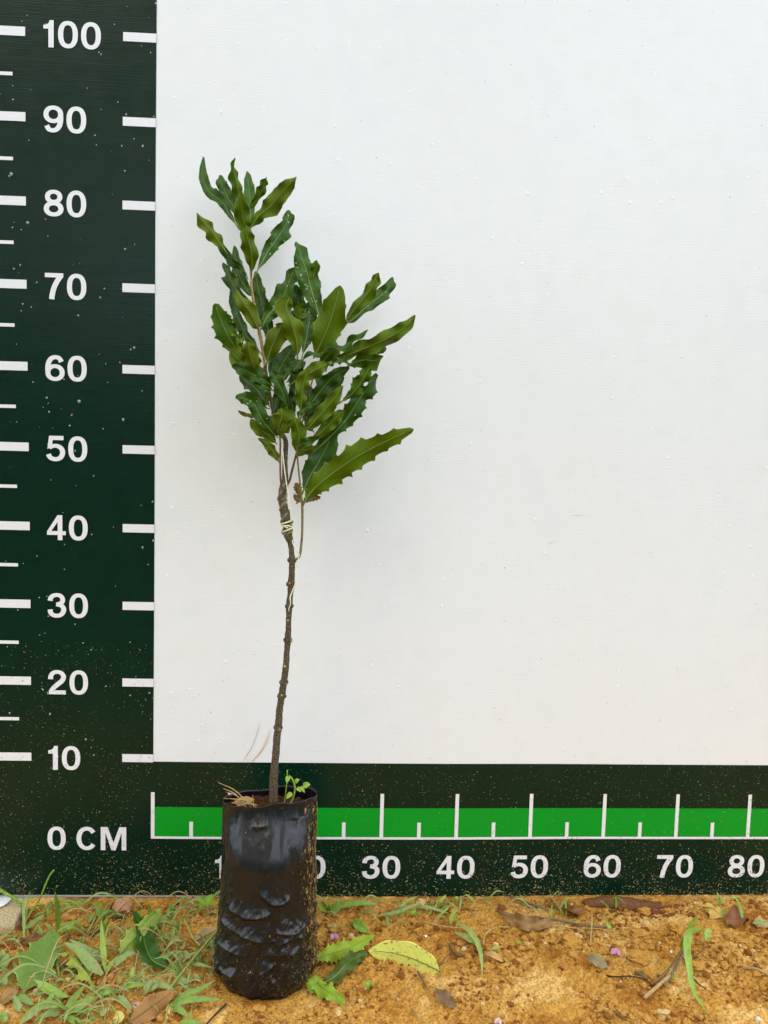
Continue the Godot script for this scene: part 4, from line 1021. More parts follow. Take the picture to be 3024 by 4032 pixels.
func drop(st: SurfaceTool, p: Vector3, nrm: Vector3, rx: float, ry: float, h: float) -> void:
	var up := Vector3.UP if absf(nrm.y) < 0.9 else Vector3.RIGHT
	var b := up.cross(nrm).normalized()
	var t := nrm.cross(b)
	var seg := 7
	var rows := [[1.0, 0.0], [0.8, 0.6], [0.4, 0.93]]
	for k in 3:
		for j in seg:
			var a0 := TAU * j / seg
			var a1 := TAU * (j + 1) / seg
			var f := func(rr: Array, a: float) -> Vector3: return p + b * (cos(a) * rx * rr[0]) + t * (sin(a) * ry * rr[0]) + nrm * (h * rr[1])
			var p0: Vector3 = f.call(rows[k], a0)
			var p1: Vector3 = f.call(rows[k], a1)
			if k < 2:
				var q0: Vector3 = f.call(rows[k + 1], a0)
				var q1: Vector3 = f.call(rows[k + 1], a1)
				for q in [p0, q1, p1, p0, q0, q1]:
					st.add_vertex(q)
			else:
				for q in [p0, p + nrm * h, p1]:
					st.add_vertex(q)

func build_plank() -> void:
	var pl := thing("wooden_plank", "pale plank end sticking out under the banner at the left edge", "plank", Vector3(-0.165, 0, 0.0))
	var st := begin()
	st.set_smooth_group(-1)
	# worn board end: x from the left to the corner, slightly askew, chamfered top edge
	var top := [V(-0.16, -0.03), V(-0.004, -0.03), V(0.010, 0.062), V(-0.16, 0.066)]
	var ys := [-0.02, -0.0005, 0.001]
	var inset := [0.0, 0.0, 0.0012]
	var rings: Array = []
	for k in 3:
		var ring: Array = []
		for p in top:
			var c := V(-0.08, 0.016)
			var q: Vector2 = p + (c - p).normalized() * inset[k]
			ring.append(Vector3(q.x, ys[k], q.y))
		rings.append(ring)
	for k in 2:
		for i in 4:
			var j := (i + 1) % 4
			for q in [rings[k][i], rings[k][j], rings[k + 1][j], rings[k][i], rings[k + 1][j], rings[k + 1][i]]:
				st.add_vertex(q)
	for q in [rings[2][0], rings[2][1], rings[2][2], rings[2][0], rings[2][2], rings[2][3]]:
		st.add_vertex(q)
	st.generate_normals()
	part("board", st.commit(), M.wood, pl)
	var pa := thing("paper_scrap", "crumpled white paper scrap lying on the plank at the left edge", "paper", Vector3(-0.19, 0.0, 0.03))
	var ps := begin()
	ps.set_smooth_group(0)
	var n := 10
	for j in n + 1:
		for i in n + 1:
			var u := float(i) / n
			var w := float(j) / n
			var x := -0.05 + u * (0.062 - 0.022 * w * w)
			var z := -0.026 + w * 0.052 * (1.0 - 0.35 * u * u)
			ps.add_vertex(Vector3(x, 0.0022 + 0.0022 * absf(sin(u * 5.0 + w * 3.0)) + 0.0015 * sin(w * 7.0) * u + 0.0015, z))
	for j in n:
		for i in n:
			var k := j * (n + 1) + i
			for q in [k, k + 1, k + n + 2, k, k + n + 2, k + n + 1]:
				ps.add_index(q)
	ps.generate_normals()
	part("sheet", ps.commit(), M.paper, pa)

# ---------------------------------------------------------------- bag
const BAG_AXIS := Vector3(0.1655, 0.0, 0.155)
const BAG_HEIGHT := 0.209

var creases: Array = []

func bag_point(ang: float, y: float, inward := 0.0) -> Vector3:
	# ang in degrees, 0 faces the photographer, + to the right
	var t := clampf(y / BAG_HEIGHT, 0.0, 1.0)
	var a := deg_to_rad(ang)
	var rx := lerpf(0.0560, 0.0530, smoothstep(0.05, 0.6, t))
	rx = lerpf(rx, 0.0525, smoothstep(0.7, 1.0, t))
	var rz := lerpf(0.0530, 0.0500, smoothstep(0.0, 0.6, t))
	rz = lerpf(rz, 0.0270, smoothstep(0.68, 1.0, t))
	# bottom tucks under
	var tuck := 1.0 - smoothstep(0.0, 0.10, t)
	rx *= 1.0 - 0.17 * tuck * tuck
	rz *= 1.0 - 0.13 * tuck * tuck
	var e := lerpf(2.0, 1.75, smoothstep(0.75, 1.0, t))
	var sx := signf(sin(a)) * pow(absf(sin(a)), 2.0 / e)
	var sz := signf(cos(a)) * pow(absf(cos(a)), 2.0 / e)
	var d := 0.0
	for c in creases:
		if y * 100.0 < c[3] and y * 100.0 > c[4] and ang > c[5] and ang < c[6]:
			d += crease(c, ang, y)
	var wr := 1.0 - smoothstep(0.35, 0.75, t)
	var dir := Vector3(sin(a), 0, cos(a))
	d += wr * 0.0036 * (0.3 - absf(soil_big.get_noise_3d(a * 1.3, y * 30.0 + absf(a) * 1.8, 3.0)))
	d += wr * 0.0018 * (0.25 - absf(soil_big.get_noise_3d(a * 2.6 + 9.0, y * 55.0 - a * 2.0, 13.0)))
	d += wr * 0.0006 * soil_fine.get_noise_3d(a * 3.0, y * 70.0, 8.0)
	d += 0.0012 * soil_big.get_noise_3d(a * 3.0, y * 18.0, 20.0)
	var tilt := 0.004 * sin(a) * smoothstep(0.6, 1.0, t)
	var p := BAG_AXIS + Vector3(sx * rx, y + tilt, sz * rz)
	if t > 0.9:
		p.y += (0.0016 * sin(a * 3.0 + 1.0) + 0.001 * sin(a * 7.0)) * smoothstep(0.9, 1.0, t)
	p.x += lerpf(-0.0015, 0.0, t)
	return p + dir * (d - inward)

func crease(c: Array, ang: float, y: float) -> float:
	var pts: Array = c[0]
	var best := 1e9
	var bt := 0.0
	var by := 0.0
	var n: int = pts.size() / 2
	var q := Vector2(ang * 0.0951, y * 100.0)   # degrees to centimetres along the film
	for i in n - 1:
		var a := Vector2(pts[i * 2] * 0.0951, pts[i * 2 + 1])
		var b := Vector2(pts[i * 2 + 2] * 0.0951, pts[i * 2 + 3])
		var t := clampf((q - a).dot(b - a) / (b - a).length_squared(), 0, 1)
		var dd := q.distance_to(a.lerp(b, t))
		if dd < best:
			best = dd
			by = lerpf(a.y, b.y, t)
			bt = (i + t) / (n - 1)
	if best > 5.0 * c[2]:
		return 0.0
	var fade := smoothstep(-0.05, 0.18, bt) * (1.0 - smoothstep(0.82, 1.05, bt))
	# sagging fold: a long slope above the crest, tucked in sharply below it
	var fall: float = c[2] * (1.25 if q.y > by else 0.42)
	return c[1] * 0.0135 * fade * exp(-best / fall)

func build_bag() -> void:
	var bag := thing("nursery_bag", "wrinkled black plastic nursery bag standing on the soil, smeared with mud", "bag")
	# the folds seen in front, then smaller ones all round the lower half
	var rc := RandomNumberGenerator.new()
	rc.seed = 64
	var all := BAG_CREASES.duplicate()
	for k in 34:
		var a0 := rc.randf_range(62, 268)
		var y0 := rc.randf_range(1.0, 12.0)
		var da := rc.randf_range(14, 38)
		var slope := rc.randf_range(-1.6, 1.2)
		a0 = wrapf(a0, -180, 180)
		all.append([[a0, y0, a0 + da * 0.5, y0 + slope * 0.5 - rc.randf_range(0.1, 0.5), a0 + da, y0 + slope], rc.randf_range(0.06, 0.18), rc.randf_range(0.3, 0.7)])
	for c in all:
		var hi := -1e9
		var lo := 1e9
		var al := 1e9
		var ah := -1e9
		for q in c[0].size() / 2:
			hi = maxf(hi, c[0][q * 2 + 1])
			lo = minf(lo, c[0][q * 2 + 1])
			al = minf(al, c[0][q * 2])
			ah = maxf(ah, c[0][q * 2])
		var m: float = 5.0 * c[2]
		creases.append([c[0], c[1], c[2], hi + m, lo - m, al - m / 0.0951, ah + m / 0.0951])
	var st := begin()
	st.set_smooth_group(0)
	var seg := 240
	var rows := 210
	var rim_rows := 10
	var total := rows + rim_rows
	for j in total + 1:
		for i in seg + 1:
			var ang := -180.0 + 360.0 * i / seg
			var p: Vector3
			if j <= rows:
				p = bag_point(ang if i < seg else -180.0, BAG_HEIGHT * j / rows)
			else:
				p = bag_point(ang if i < seg else -180.0, BAG_HEIGHT - 0.022 * float(j - rows) / rim_rows, 0.0007)
			st.set_uv(Vector2(float(i) / seg * 1.7, float(j) / rows))
			st.add_vertex(p)
	var w := seg + 1
	for j in total:
		for i in seg:
			var k := j * w + i
			for q in [k, k + w + 1, k + w, k, k + 1, k + w + 1]:
				st.add_index(q)
	# bottom
	var c := total * w + w
	st.add_vertex(BAG_AXIS + Vector3(0, 0.0, 0))
	for i in seg:
		for q in [c, i + 1, i]:
			st.add_index(q)
	st.generate_normals()
	st.generate_tangents()
	part("plastic_film", st.commit(), M.film, bag)
	# potting soil heaped inside
	var so := begin()
	so.set_smooth_group(0)
	var nr := 12
	var sg := 48
	for j in nr + 1:
		for i in sg + 1:
			var ang := -180.0 + 360.0 * (i % sg) / sg
			var edge := bag_point(ang, BAG_HEIGHT - 0.012, 0.0012)
			var f := float(j) / nr
			var p := (BAG_AXIS + Vector3(0, BAG_HEIGHT - 0.012, 0)).lerp(edge, f)
			p.y = BAG_HEIGHT - 0.008 - 0.004 * f + 0.0025 * soil_fine.get_noise_2d(p.x * 90.0, p.z * 90.0) + 0.002 * soil_big.get_noise_2d(p.x * 40.0, p.z * 40.0)
			so.add_vertex(p)
	for j in nr:
		for i in sg:
			var k := j * (sg + 1) + i
			for q in [k, k + sg + 1, k + sg + 2, k, k + sg + 2, k + 1]:
				so.add_index(q)
	so.generate_normals()
	part("potting_soil", so.commit(), M.potting, bag)
	# crumbs of the potting mix
	var pr2 := RandomNumberGenerator.new()
	pr2.seed = 91
	var mm := MultiMesh.new()
	mm.transform_format = MultiMesh.TRANSFORM_3D
	mm.mesh = lump_mesh(93, 7, 5, 0.45)
	mm.instance_count = 420
	for k in 420:
		var ca := pr2.randf_range(-180, 180)
		var cf := sqrt(pr2.randf()) * 0.92
		var cp := (BAG_AXIS + Vector3(0, BAG_HEIGHT - 0.012, 0)).lerp(bag_point(ca, BAG_HEIGHT - 0.012, 0.003), cf)
		cp.y = BAG_HEIGHT - 0.0075 - 0.004 * cf
		var cs := minf(0.0011 * exp(pr2.randfn() * 0.45), 0.0026)
		mm.set_instance_transform(k, Transform3D(Basis.from_euler(Vector3(pr2.randf() * 6, pr2.randf() * 6, 0)).scaled(Vector3(cs * 1.3, cs, cs)), cp))
	var mi := MultiMeshInstance3D.new()
	mi.name = "soil_crumbs"
	mi.multimesh = mm
	mi.material_override = M.potting
	mi.set_meta("kind", "stuff")
	bag.add_child(mi, true)
	# dried mud flecks on the film, densest down the right side and round the bottom
	var mud := begin()
	var r := RandomNumberGenerator.new()
	r.seed = 55
	var tones := [lin(srgb(0.46, 0.36, 0.18)), lin(srgb(0.54, 0.41, 0.20)), lin(srgb(0.40, 0.33, 0.20)), lin(srgb(0.60, 0.50, 0.32)), lin(srgb(0.32, 0.27, 0.18))]
	var made := 0
	while made < 2700:
		var ang := r.randf_range(-88, 92)
		var y := BAG_HEIGHT * r.randf()
		var t := y / BAG_HEIGHT
		var want := 0.012 + 1.0 * smoothstep(38.0, 72.0, ang) * (1.0 - 0.6 * smoothstep(0.75, 0.95, t)) + 0.3 * (1.0 - smoothstep(0.05, 0.45, t)) * smoothstep(-10.0, 40.0, ang) + 0.12 * (1.0 - smoothstep(0.1, 0.3, t))
		want *= smoothstep(-0.25, 0.35, soil_big.get_noise_2d(ang * 0.12, y * 60.0) + 0.1)
		if r.randf() > want:
			continue
		made += 1
		var p := bag_point(ang, y)
		var pu := (bag_point(ang, minf(y + 0.002, BAG_HEIGHT)) - bag_point(ang, maxf(y - 0.002, 0))).normalized()
		var pr := (bag_point(ang + 1.5, y) - bag_point(ang - 1.5, y)).normalized()
		var nm := pr.cross(pu).normalized()
		var a := 0.00030 * exp(r.randfn() * 0.5)
		var b := a * r.randf_range(1.0, 2.6)
		a *= 1.0 + 0.5 * smoothstep(45.0, 70.0, ang)
		b *= 1.0 + 0.5 * smoothstep(45.0, 70.0, ang)
		st_fleck(mud, r, p + nm * 0.0003, pr, pu, nm, a, b, tones[r.randi() % 5])
	mud.generate_normals()
	var mo := part("mud_flecks", mud.commit(), M.mud, bag)
	mo.set_meta("kind", "stuff")
	# dark mouth of the small drain holes punched in the film
	for e in [[-17.5, 0.0722], [11.5, 0.0682], [34.0, 0.048]]:
		var h := begin()
		var p := bag_point(e[0], e[1])
		var pr := (bag_point(e[0] + 2, e[1]) - bag_point(e[0] - 2, e[1])).normalized()
		var pu := (bag_point(e[0], e[1] + 0.002) - bag_point(e[0], e[1] - 0.002)).normalized()
		var nm := pr.cross(pu).normalized()
		st_fleck(h, r, p + nm * 0.0004, pr, pu, -nm * 0.5, 0.0024, 0.0017, lin(srgb(0.10, 0.07, 0.05)))
		h.generate_normals()
		part("drain_hole", h.commit(), M.mud, bag)

func st_fleck(st: SurfaceTool, r: RandomNumberGenerator, p: Vector3, x: Vector3, y: Vector3, n: Vector3, a: float, b: float, col: Color) -> void:
	var ring: Array = []
	for i in 6:
		var t := TAU * i / 6
		var s := r.randf_range(0.6, 1.25)
		ring.append(p + x * (cos(t) * a * s) + y * (sin(t) * b * s))
	st.set_color(col)
	for i in 6:
		st.add_vertex(p + n * 0.0004)
		st.add_vertex(ring[(i + 1) % 6])
		st.add_vertex(ring[i])

# ---------------------------------------------------------------- leaves
# A blade with a top and an underside, folded along the midrib, waved and toothed along the margin.
func leaf_mesh(pts: PackedVector3Array, width: float, face: int, nref: Vector3, roll0: float, roll1: float, fold: float, wave: float, teeth: float, seed_no: int, top_tint: Color, under_tint: Color, broad := 0.0, stalk := 0.07) -> Array:
	var r := RandomNumberGenerator.new()
	r.seed = seed_no * 131 + 7
	var length := 0.0
	for i in pts.size() - 1:
		length += pts[i].distance_to(pts[i + 1])
	var per := 5
	var nt := clampi(int(round(length / maxf(width, 0.008) * 2.3)), 4, 11)
	var n := nt * per
	var us := [-1.0, -0.86, -0.55, -0.22, 0.0, 0.22, 0.55, 0.86, 1.0]
	var nu := us.size()
	var ph0 := r.randf() * TAU
	var ph1 := r.randf() * TAU
	var wf := clampf(length / maxf(width, 0.008) * 0.75, 1.6, 3.6)
	var rows: Array = []
	var uvs: Array = []
	var mids: PackedVector3Array = []
	var tt: Array = []
	for k in nt * 2 + 4:
		tt.append(r.randf_range(0.6, 1.2))
	for i in n + 1:
		var t := float(i) / n
		var p := catmull(pts, t)
		var tg := (catmull(pts, minf(t + 0.01, 1.0)) - catmull(pts, maxf(t - 0.01, 0.0))).normalized()
		var b := tg.cross(nref)
		if b.length() < 0.05:
			b = tg.cross(Vector3(0.3, 0.1, 1))
		b = b.normalized()
		var nn := b.cross(tg)
		var roll := deg_to_rad(lerpf(roll0, roll1, t) + wave * 55.0 * sin(t * 5.5 + ph0) * t)
		b = b.rotated(tg, roll)
		nn = nn.rotated(tg, roll) * face
		b *= face
		var s := clampf((t - stalk) / (1.0 - stalk), 0.0, 1.0)
		var pr := pow(s, 0.8) * pow(1.0 - s, 0.72) * 2.86
		if broad > 0.0:
			pr = lerpf(pr, pow(sin(PI * pow(s, 0.9)), 0.8), broad)
		var row: PackedVector3Array = []
		var uvr: PackedVector2Array = []
		var ramp: float = [0.0, 0.04, 0.12, 0.34, 1.0][i % per]
		for u in us:
			var sd := 0 if u < 0 else 1
			var hw := 0.5 * width * pr
			if absf(u) > 0.99:
				var tk: float = tt[(i / per) * 2 + sd]
				hw *= 1.0 + (teeth * 0.5 * ramp * tk - teeth * 0.10) + 0.05 * sin(t * 23.0 + ph0 + sd * 2.0)
				hw += teeth * 0.0012 * ramp * (1.0 if pr > 0.1 else 0.0)
			hw = maxf(hw, 0.0007)
			var au := absf(u)
			var off := fold * au * hw - 0.35 * fold * au * au * hw
			off += wave * 1.5 * hw * pow(au, 1.8) * sin(TAU * wf * t + (ph0 if sd == 0 else ph1))
			row.append(p + b * (u * hw) + nn * off)
			uvr.append(Vector2(u * 0.5 + 0.5, s))
		rows.append([row, nn])
		uvs.append(uvr)
		mids.append(p)
	var mesh := ArrayMesh.new()
	for side in [0, 1]:
		var st := begin()
		st.set_smooth_group(0)
		for i in n + 1:
			for j in nu:
				st.set_color(((top_tint if side == 0 else under_tint) * 2.0).clamp())
				st.set_uv(uvs[i][j])
				var th := 0.00016 if side == 0 else -0.00016
				if j == 0 or j == nu - 1:
					th *= 0.15
				st.add_vertex(rows[i][0][j] + rows[i][1] * th)
		for i in n:
			for j in nu - 1:
				var k := i * nu + j
				var q := [k, k + nu, k + nu + 1, k, k + nu + 1, k + 1]
				if side == 1:
					q = [k, k + nu + 1, k + nu, k, k + 1, k + nu + 1]
				for e in q:
					st.add_index(e)
		st.generate_normals()
		st.generate_tangents()
		st.set_material(M.leaf_top if side == 0 else M.leaf_under)
		mesh = st.commit(mesh)
	# midrib, standing a little proud of both faces
	var rb := begin()
	rb.set_smooth_group(0)
	var mp: PackedVector3Array = []
	var mr: PackedFloat32Array = []
	for k in 9:
		var t := 0.94 * k / 8.0
		mp.append(catmull(pts, t))
		mr.append(lerpf(0.0008, 0.00022, pow(t, 0.7)) * clampf(width / 0.016, 0.6, 1.4))
	tube(rb, mp, mr, 5, 2)
	rb.generate_normals()
	return [mesh, rb.commit(), rows]

func build_sapling() -> void:
	var sap := thing("grafted_sapling", "young grafted fruit tree with toothed glossy leaves, rooted in the black bag", "sapling")
	var tr := part("trunk", tube_mesh(TRUNK, 14, 6, 0.22, 3), M.bark, sap)
	part("shoot", tube_mesh(SHOOT, 10, 5, 0.16, 5), M.tan_bark, sap)
	part("branch", tube_mesh(TWIG_RED, 8, 5, 0.12, 6), M.red_bark, sap)
	part("branch", tube_mesh(TWIG_RIGHT, 8, 5, 0.12, 7), M.red_bark, sap)
	part("branch", tube_mesh(SUCKER, 8, 5, 0.10, 8), M.green_bark, sap)
	# graft union wrapped in old tape: overlapping slanted turns
	var gr := begin()
	gr.set_smooth_group(0)
	var tp: PackedVector3Array = []
	var trd: PackedFloat32Array = []
	for i in TRUNK.size() / 4:
		tp.append(v3(TRUNK, i, 4))
		trd.append(TRUNK[i * 4 + 3] * 0.01)
	for k in 7:
		var f := lerpf(20.4, 26.0, k / 6.0) + 0.3 * sin(k * 5.0)
		var i := int(f)
		var p := tp[i].lerp(tp[i + 1], f - i)
		var rr := lerpf(trd[i], trd[i + 1], f - i) - 0.0004
		var ring: PackedVector3Array = []
		var rad: PackedFloat32Array = []
		var slant := 0.004 + 0.004 * absf(sin(k * 2.3))
		for j in 17:
			var a := TAU * j / 16.0 + k
			ring.append(p + Vector3(cos(a) * rr, slant * cos(a + 0.6 * sin(k * 2.0)) + 0.001 * sin(a * 2.0 + k * 7.0), sin(a) * rr))
			rad.append(0.0012 + 0.0007 * sin(a * 2.0 + k * 1.7))
		tube(gr, ring, rad, 6, 2, 0.5, 70 + k)
	gr.generate_normals()
	part("graft_tape", gr.commit(), M.tape, tr)
	# string
	var s_up := part("tie_string", tube_mesh(STRING_UP, 6, 4, 0.1, 9), M.string, sap)
	part("tie_string", tube_mesh(STRING_DOWN, 6, 4, 0.2, 10), M.string, sap)
	for wdata in WRAPS:
		# a turn of string right round the graft
		var a := v3(wdata, 0, 4)
		var c := v3(wdata, 2, 4)
		var ctr := (a + c) * 0.5
		var rr := a.distance_to(c) * 0.5 + 0.0006
		var pts: PackedVector3Array = []
		var rad: PackedFloat32Array = []
		for j in 21:
			var t := TAU * j / 20.0
			pts.append(ctr + (a - ctr).normalized() * cos(t) * rr + Vector3(0, -0.0012, 1.0).normalized() * sin(t) * rr)
			rad.append(wdata[3] * 0.0135)
		var sw := begin()
		sw.set_smooth_group(0)
		tube(sw, pts, rad, 6, 2, 0.1, 12)
		sw.generate_normals()
		part("string_turn", sw.commit(), M.string, s_up)
	# buds and leaf scars
	for k in BUDS.size():
		var e: Array = BUDS[k]
		var bm := part("leaf_scar" if e[4] > 2.5 else "bud", lump_mesh(200 + k, 8, 6, 0.15, false), [M.bud, M.bud, M.bud_dark, M.scar][int(e[4]) - 1], tr)
		bm.position = v3(e, 0, 5)
		bm.scale = Vector3(1, 1.05, 0.8) * e[3] * 0.0088
	# knobbly leaf joints round the stem
	for e in [[11, 1.0], [8, 1.0], [7, 1.0], [5, 1.0], [13, 0.9], [15, 1.1], [17, 1.1]]:
		for sd in [-1.0, 1.0]:
			var kb := part("node_knob", lump_mesh(230 + e[0], 8, 6, 0.2, false), M.bark, tr)
			kb.position = tp[e[0]] + Vector3(sd * trd[e[0]] * 0.85, 0.0, 0.001)
			kb.scale = Vector3(0.0021, 0.0026, 0.0024) * e[1]
	# leaves
	var view := Vector3(0.05, 0.0, 1.0).normalized()
	for k in SAPLING_LEAVES.size():
		var l: Array = SAPLING_LEAVES[k]
		var pts: PackedVector3Array = []
		for i in l[1].size() / 3:
			pts.append(v3(l[1], i))
		var r := RandomNumberGenerator.new()
		r.seed = 900 + k
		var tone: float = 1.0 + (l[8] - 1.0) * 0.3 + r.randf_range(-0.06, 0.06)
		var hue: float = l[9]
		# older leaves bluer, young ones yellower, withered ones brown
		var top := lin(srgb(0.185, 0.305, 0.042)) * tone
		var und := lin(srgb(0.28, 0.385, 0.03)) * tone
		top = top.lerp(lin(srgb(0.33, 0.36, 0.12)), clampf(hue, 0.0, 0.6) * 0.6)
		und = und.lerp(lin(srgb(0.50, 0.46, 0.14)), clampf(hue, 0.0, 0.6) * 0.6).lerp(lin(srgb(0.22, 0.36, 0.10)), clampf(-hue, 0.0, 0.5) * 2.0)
		if hue > 0.65:
			top = lin(srgb(0.40, 0.30, 0.18))
			und = lin(srgb(0.47, 0.36, 0.22))
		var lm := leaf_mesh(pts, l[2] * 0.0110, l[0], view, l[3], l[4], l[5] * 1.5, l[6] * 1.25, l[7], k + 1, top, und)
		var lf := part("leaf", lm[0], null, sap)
		part("midrib", lm[1], M.midrib, lf)
		if l[10] > 0:
			var wd := begin()
			wd.set_smooth_group(0)
			for q in int(l[10] * 0.9):
				var rows: Array = lm[2]
				var i := r.randi_range(int(rows.size() * 0.25), int(rows.size() * 0.9))
				var j := r.randi_range(1, 6)
				var p: Vector3 = rows[i][0][j].lerp(rows[i][0][j + 1], r.randf())
				var nn: Vector3 = rows[i][1]
				var s := r.randf_range(0.0005, 0.0013)
				drop(wd, p + nn * 0.0002, nn, s, s * r.randf_range(0.8, 1.4), s * 0.6)
			wd.generate_normals()
			var wo := part("rain_drops", wd.commit(), M.water, lf)
			wo.set_meta("kind", "stuff")

func blade_mesh(pts: PackedVector3Array, width: float, nref: Vector3, fold := 0.3) -> ArrayMesh:
	var st := begin()
	st.set_smooth_group(0)
	var n := 12
	for i in n + 1:
		var t := float(i) / n
		var p := catmull(pts, t)
		var tg := (catmull(pts, minf(t + 0.02, 1.0)) - catmull(pts, maxf(t - 0.02, 0.0))).normalized()
		var b := tg.cross(nref).normalized()
		var nn := b.cross(tg)
		var hw := 0.5 * width * (0.35 + 0.65 * smoothstep(0.0, 0.3, t)) * pow(maxf(1.0 - pow(t, 2.6), 0.0), 0.8)
		hw = maxf(hw, 0.0002)
		for u in [-1.0, -0.5, 0.0, 0.5, 1.0]:
			st.set_uv(Vector2(u * 0.5 + 0.5, t))
			st.add_vertex(p + b * (u * hw) + nn * (fold * absf(u) * hw))
	for i in n:
		for j in 4:
			var k := i * 5 + j
			for q in [k, k + 5, k + 6, k, k + 6, k + 1]:
				st.add_index(q)
	st.generate_normals()
	return st.commit()

func ground_points(a: Array, extra := 0.0) -> PackedVector3Array:
	var pts: PackedVector3Array = []
	for i in a.size() / 3:
		var p := v3(a, i)
		p.y += maxf(ground_height(p.x, p.z), -0.003) + extra
		pts.append(p)
	return pts

func local(pts: PackedVector3Array, org: Vector3) -> PackedVector3Array:
	var r: PackedVector3Array = []
	for p in pts:
		r.append(p - org)
	return r

func foot(pts: PackedVector3Array) -> Vector3:
	var p := pts[0]
	return Vector3(p.x, ground_height(p.x, p.z), p.z)

func build_bag_weeds() -> void:
	# dry straws at the left of the bag's mouth
	var o := BAG_AXIS + Vector3(-0.022, BAG_HEIGHT - 0.009, 0.008)
	var t := thing("dry_weed", "tuft of dry straw-coloured stalks at the left of the bag's mouth", "weed", o)
	var rr := RandomNumberGenerator.new()
	rr.seed = 5
	for e in [[Vector3(-0.034, 0.030, 0.006), 0.022], [Vector3(-0.024, 0.021, 0.01), 0.02], [Vector3(-0.018, 0.014, 0.012), 0.016], [Vector3(-0.028, 0.012, 0.006), 0.012], [Vector3(0.004, 0.017, 0.008), 0.012], [Vector3(-0.012, 0.008, 0.016), 0.014], [Vector3(-0.03, 0.019, -0.004), 0.02]]:
		var st := begin()
		st.set_smooth_group(0)
		var b := Vector3(rr.randf_range(-0.006, 0.012), -0.002, rr.randf_range(-0.006, 0.004))
		var m: Vector3 = b.lerp(e[0], 0.5) + Vector3(0, e[1] * 0.25, 0)
		tube(st, PackedVector3Array([b, m, e[0]]), PackedFloat32Array([0.0007, 0.0006, 0.0003]), 5, 6)
		st.generate_normals()
		part("stalk", st.commit(), M.straw, t)
	# tan dry leaf lying on the soil inside the rim
	var dl := thing("dry_leaf", "curled tan dry leaf inside the left rim of the bag", "leaf", BAG_AXIS + Vector3(-0.030, BAG_HEIGHT - 0.006, 0.002))
	var lm := leaf_mesh(PackedVector3Array([Vector3(-0.012, 0.0, 0.004), Vector3(0, 0.001, 0.0), Vector3(0.012, 0.001, -0.004)]), 0.010, -1, Vector3(0, 0.6, 0.8), 0, 0, 0.25, 0.05, 0.0, 301, lin(srgb(0.5, 0.40, 0.24)), lin(srgb(0.58, 0.47, 0.28)), 0.6)
	part("blade", lm[0], null, dl)
	# green seedling at the right of the stem
	var sd := thing("seedling", "thin green seedling with small round leaves beside the stem in the bag", "seedling", BAG_AXIS + Vector3(0.022, BAG_HEIGHT - 0.010, 0.008))
	for e in [[[Vector3(-0.006, 0, 0), Vector3(-0.004, 0.02, 0.0), Vector3(-0.003, 0.034, 0.002), Vector3(-0.003, 0.044, 0.002)], 0.0006], [[Vector3(-0.002, 0, 0.002), Vector3(0.004, 0.012, 0.003), Vector3(0.006, 0.024, 0.003), Vector3(0.003, 0.034, 0.003), Vector3(-0.001, 0.038, 0.003)], 0.0009], [[Vector3(0.006, 0.022, 0.003), Vector3(0.010, 0.025, 0.004), Vector3(0.016, 0.026, 0.004)], 0.0004]]:
		var st := begin()
		st.set_smooth_group(0)
		var pts := PackedVector3Array(e[0])
		var rad: PackedFloat32Array = []
		for k in pts.size():
			rad.append(e[1])
		tube(st, pts, rad, 6, 5)
		st.generate_normals()
		part("stem", st.commit(), M.grass_b, sd)
	for e in [[Vector3(-0.001, 0.037, 0.003), Vector3(-0.003, 0.031, 0.006), 0.006], [Vector3(0.006, 0.030, 0.003), Vector3(0.011, 0.034, 0.004), 0.005], [Vector3(0.015, 0.026, 0.004), Vector3(0.023, 0.029, 0.005), 0.007], [Vector3(0.008, 0.024, 0.004), Vector3(0.013, 0.021, 0.006), 0.005], [Vector3(0.003, 0.018, 0.003), Vector3(-0.003, 0.013, 0.006), 0.006], [Vector3(0.012, 0.026, 0.004), Vector3(0.017, 0.020, 0.006), 0.004]]:
		var m := blade_mesh(PackedVector3Array([e[0], e[0].lerp(e[1], 0.5) + Vector3(0, 0.001, 0), e[1]]), e[2], Vector3(0, 0.6, 0.8))
		part("leaf", m, M.grass_b, sd)

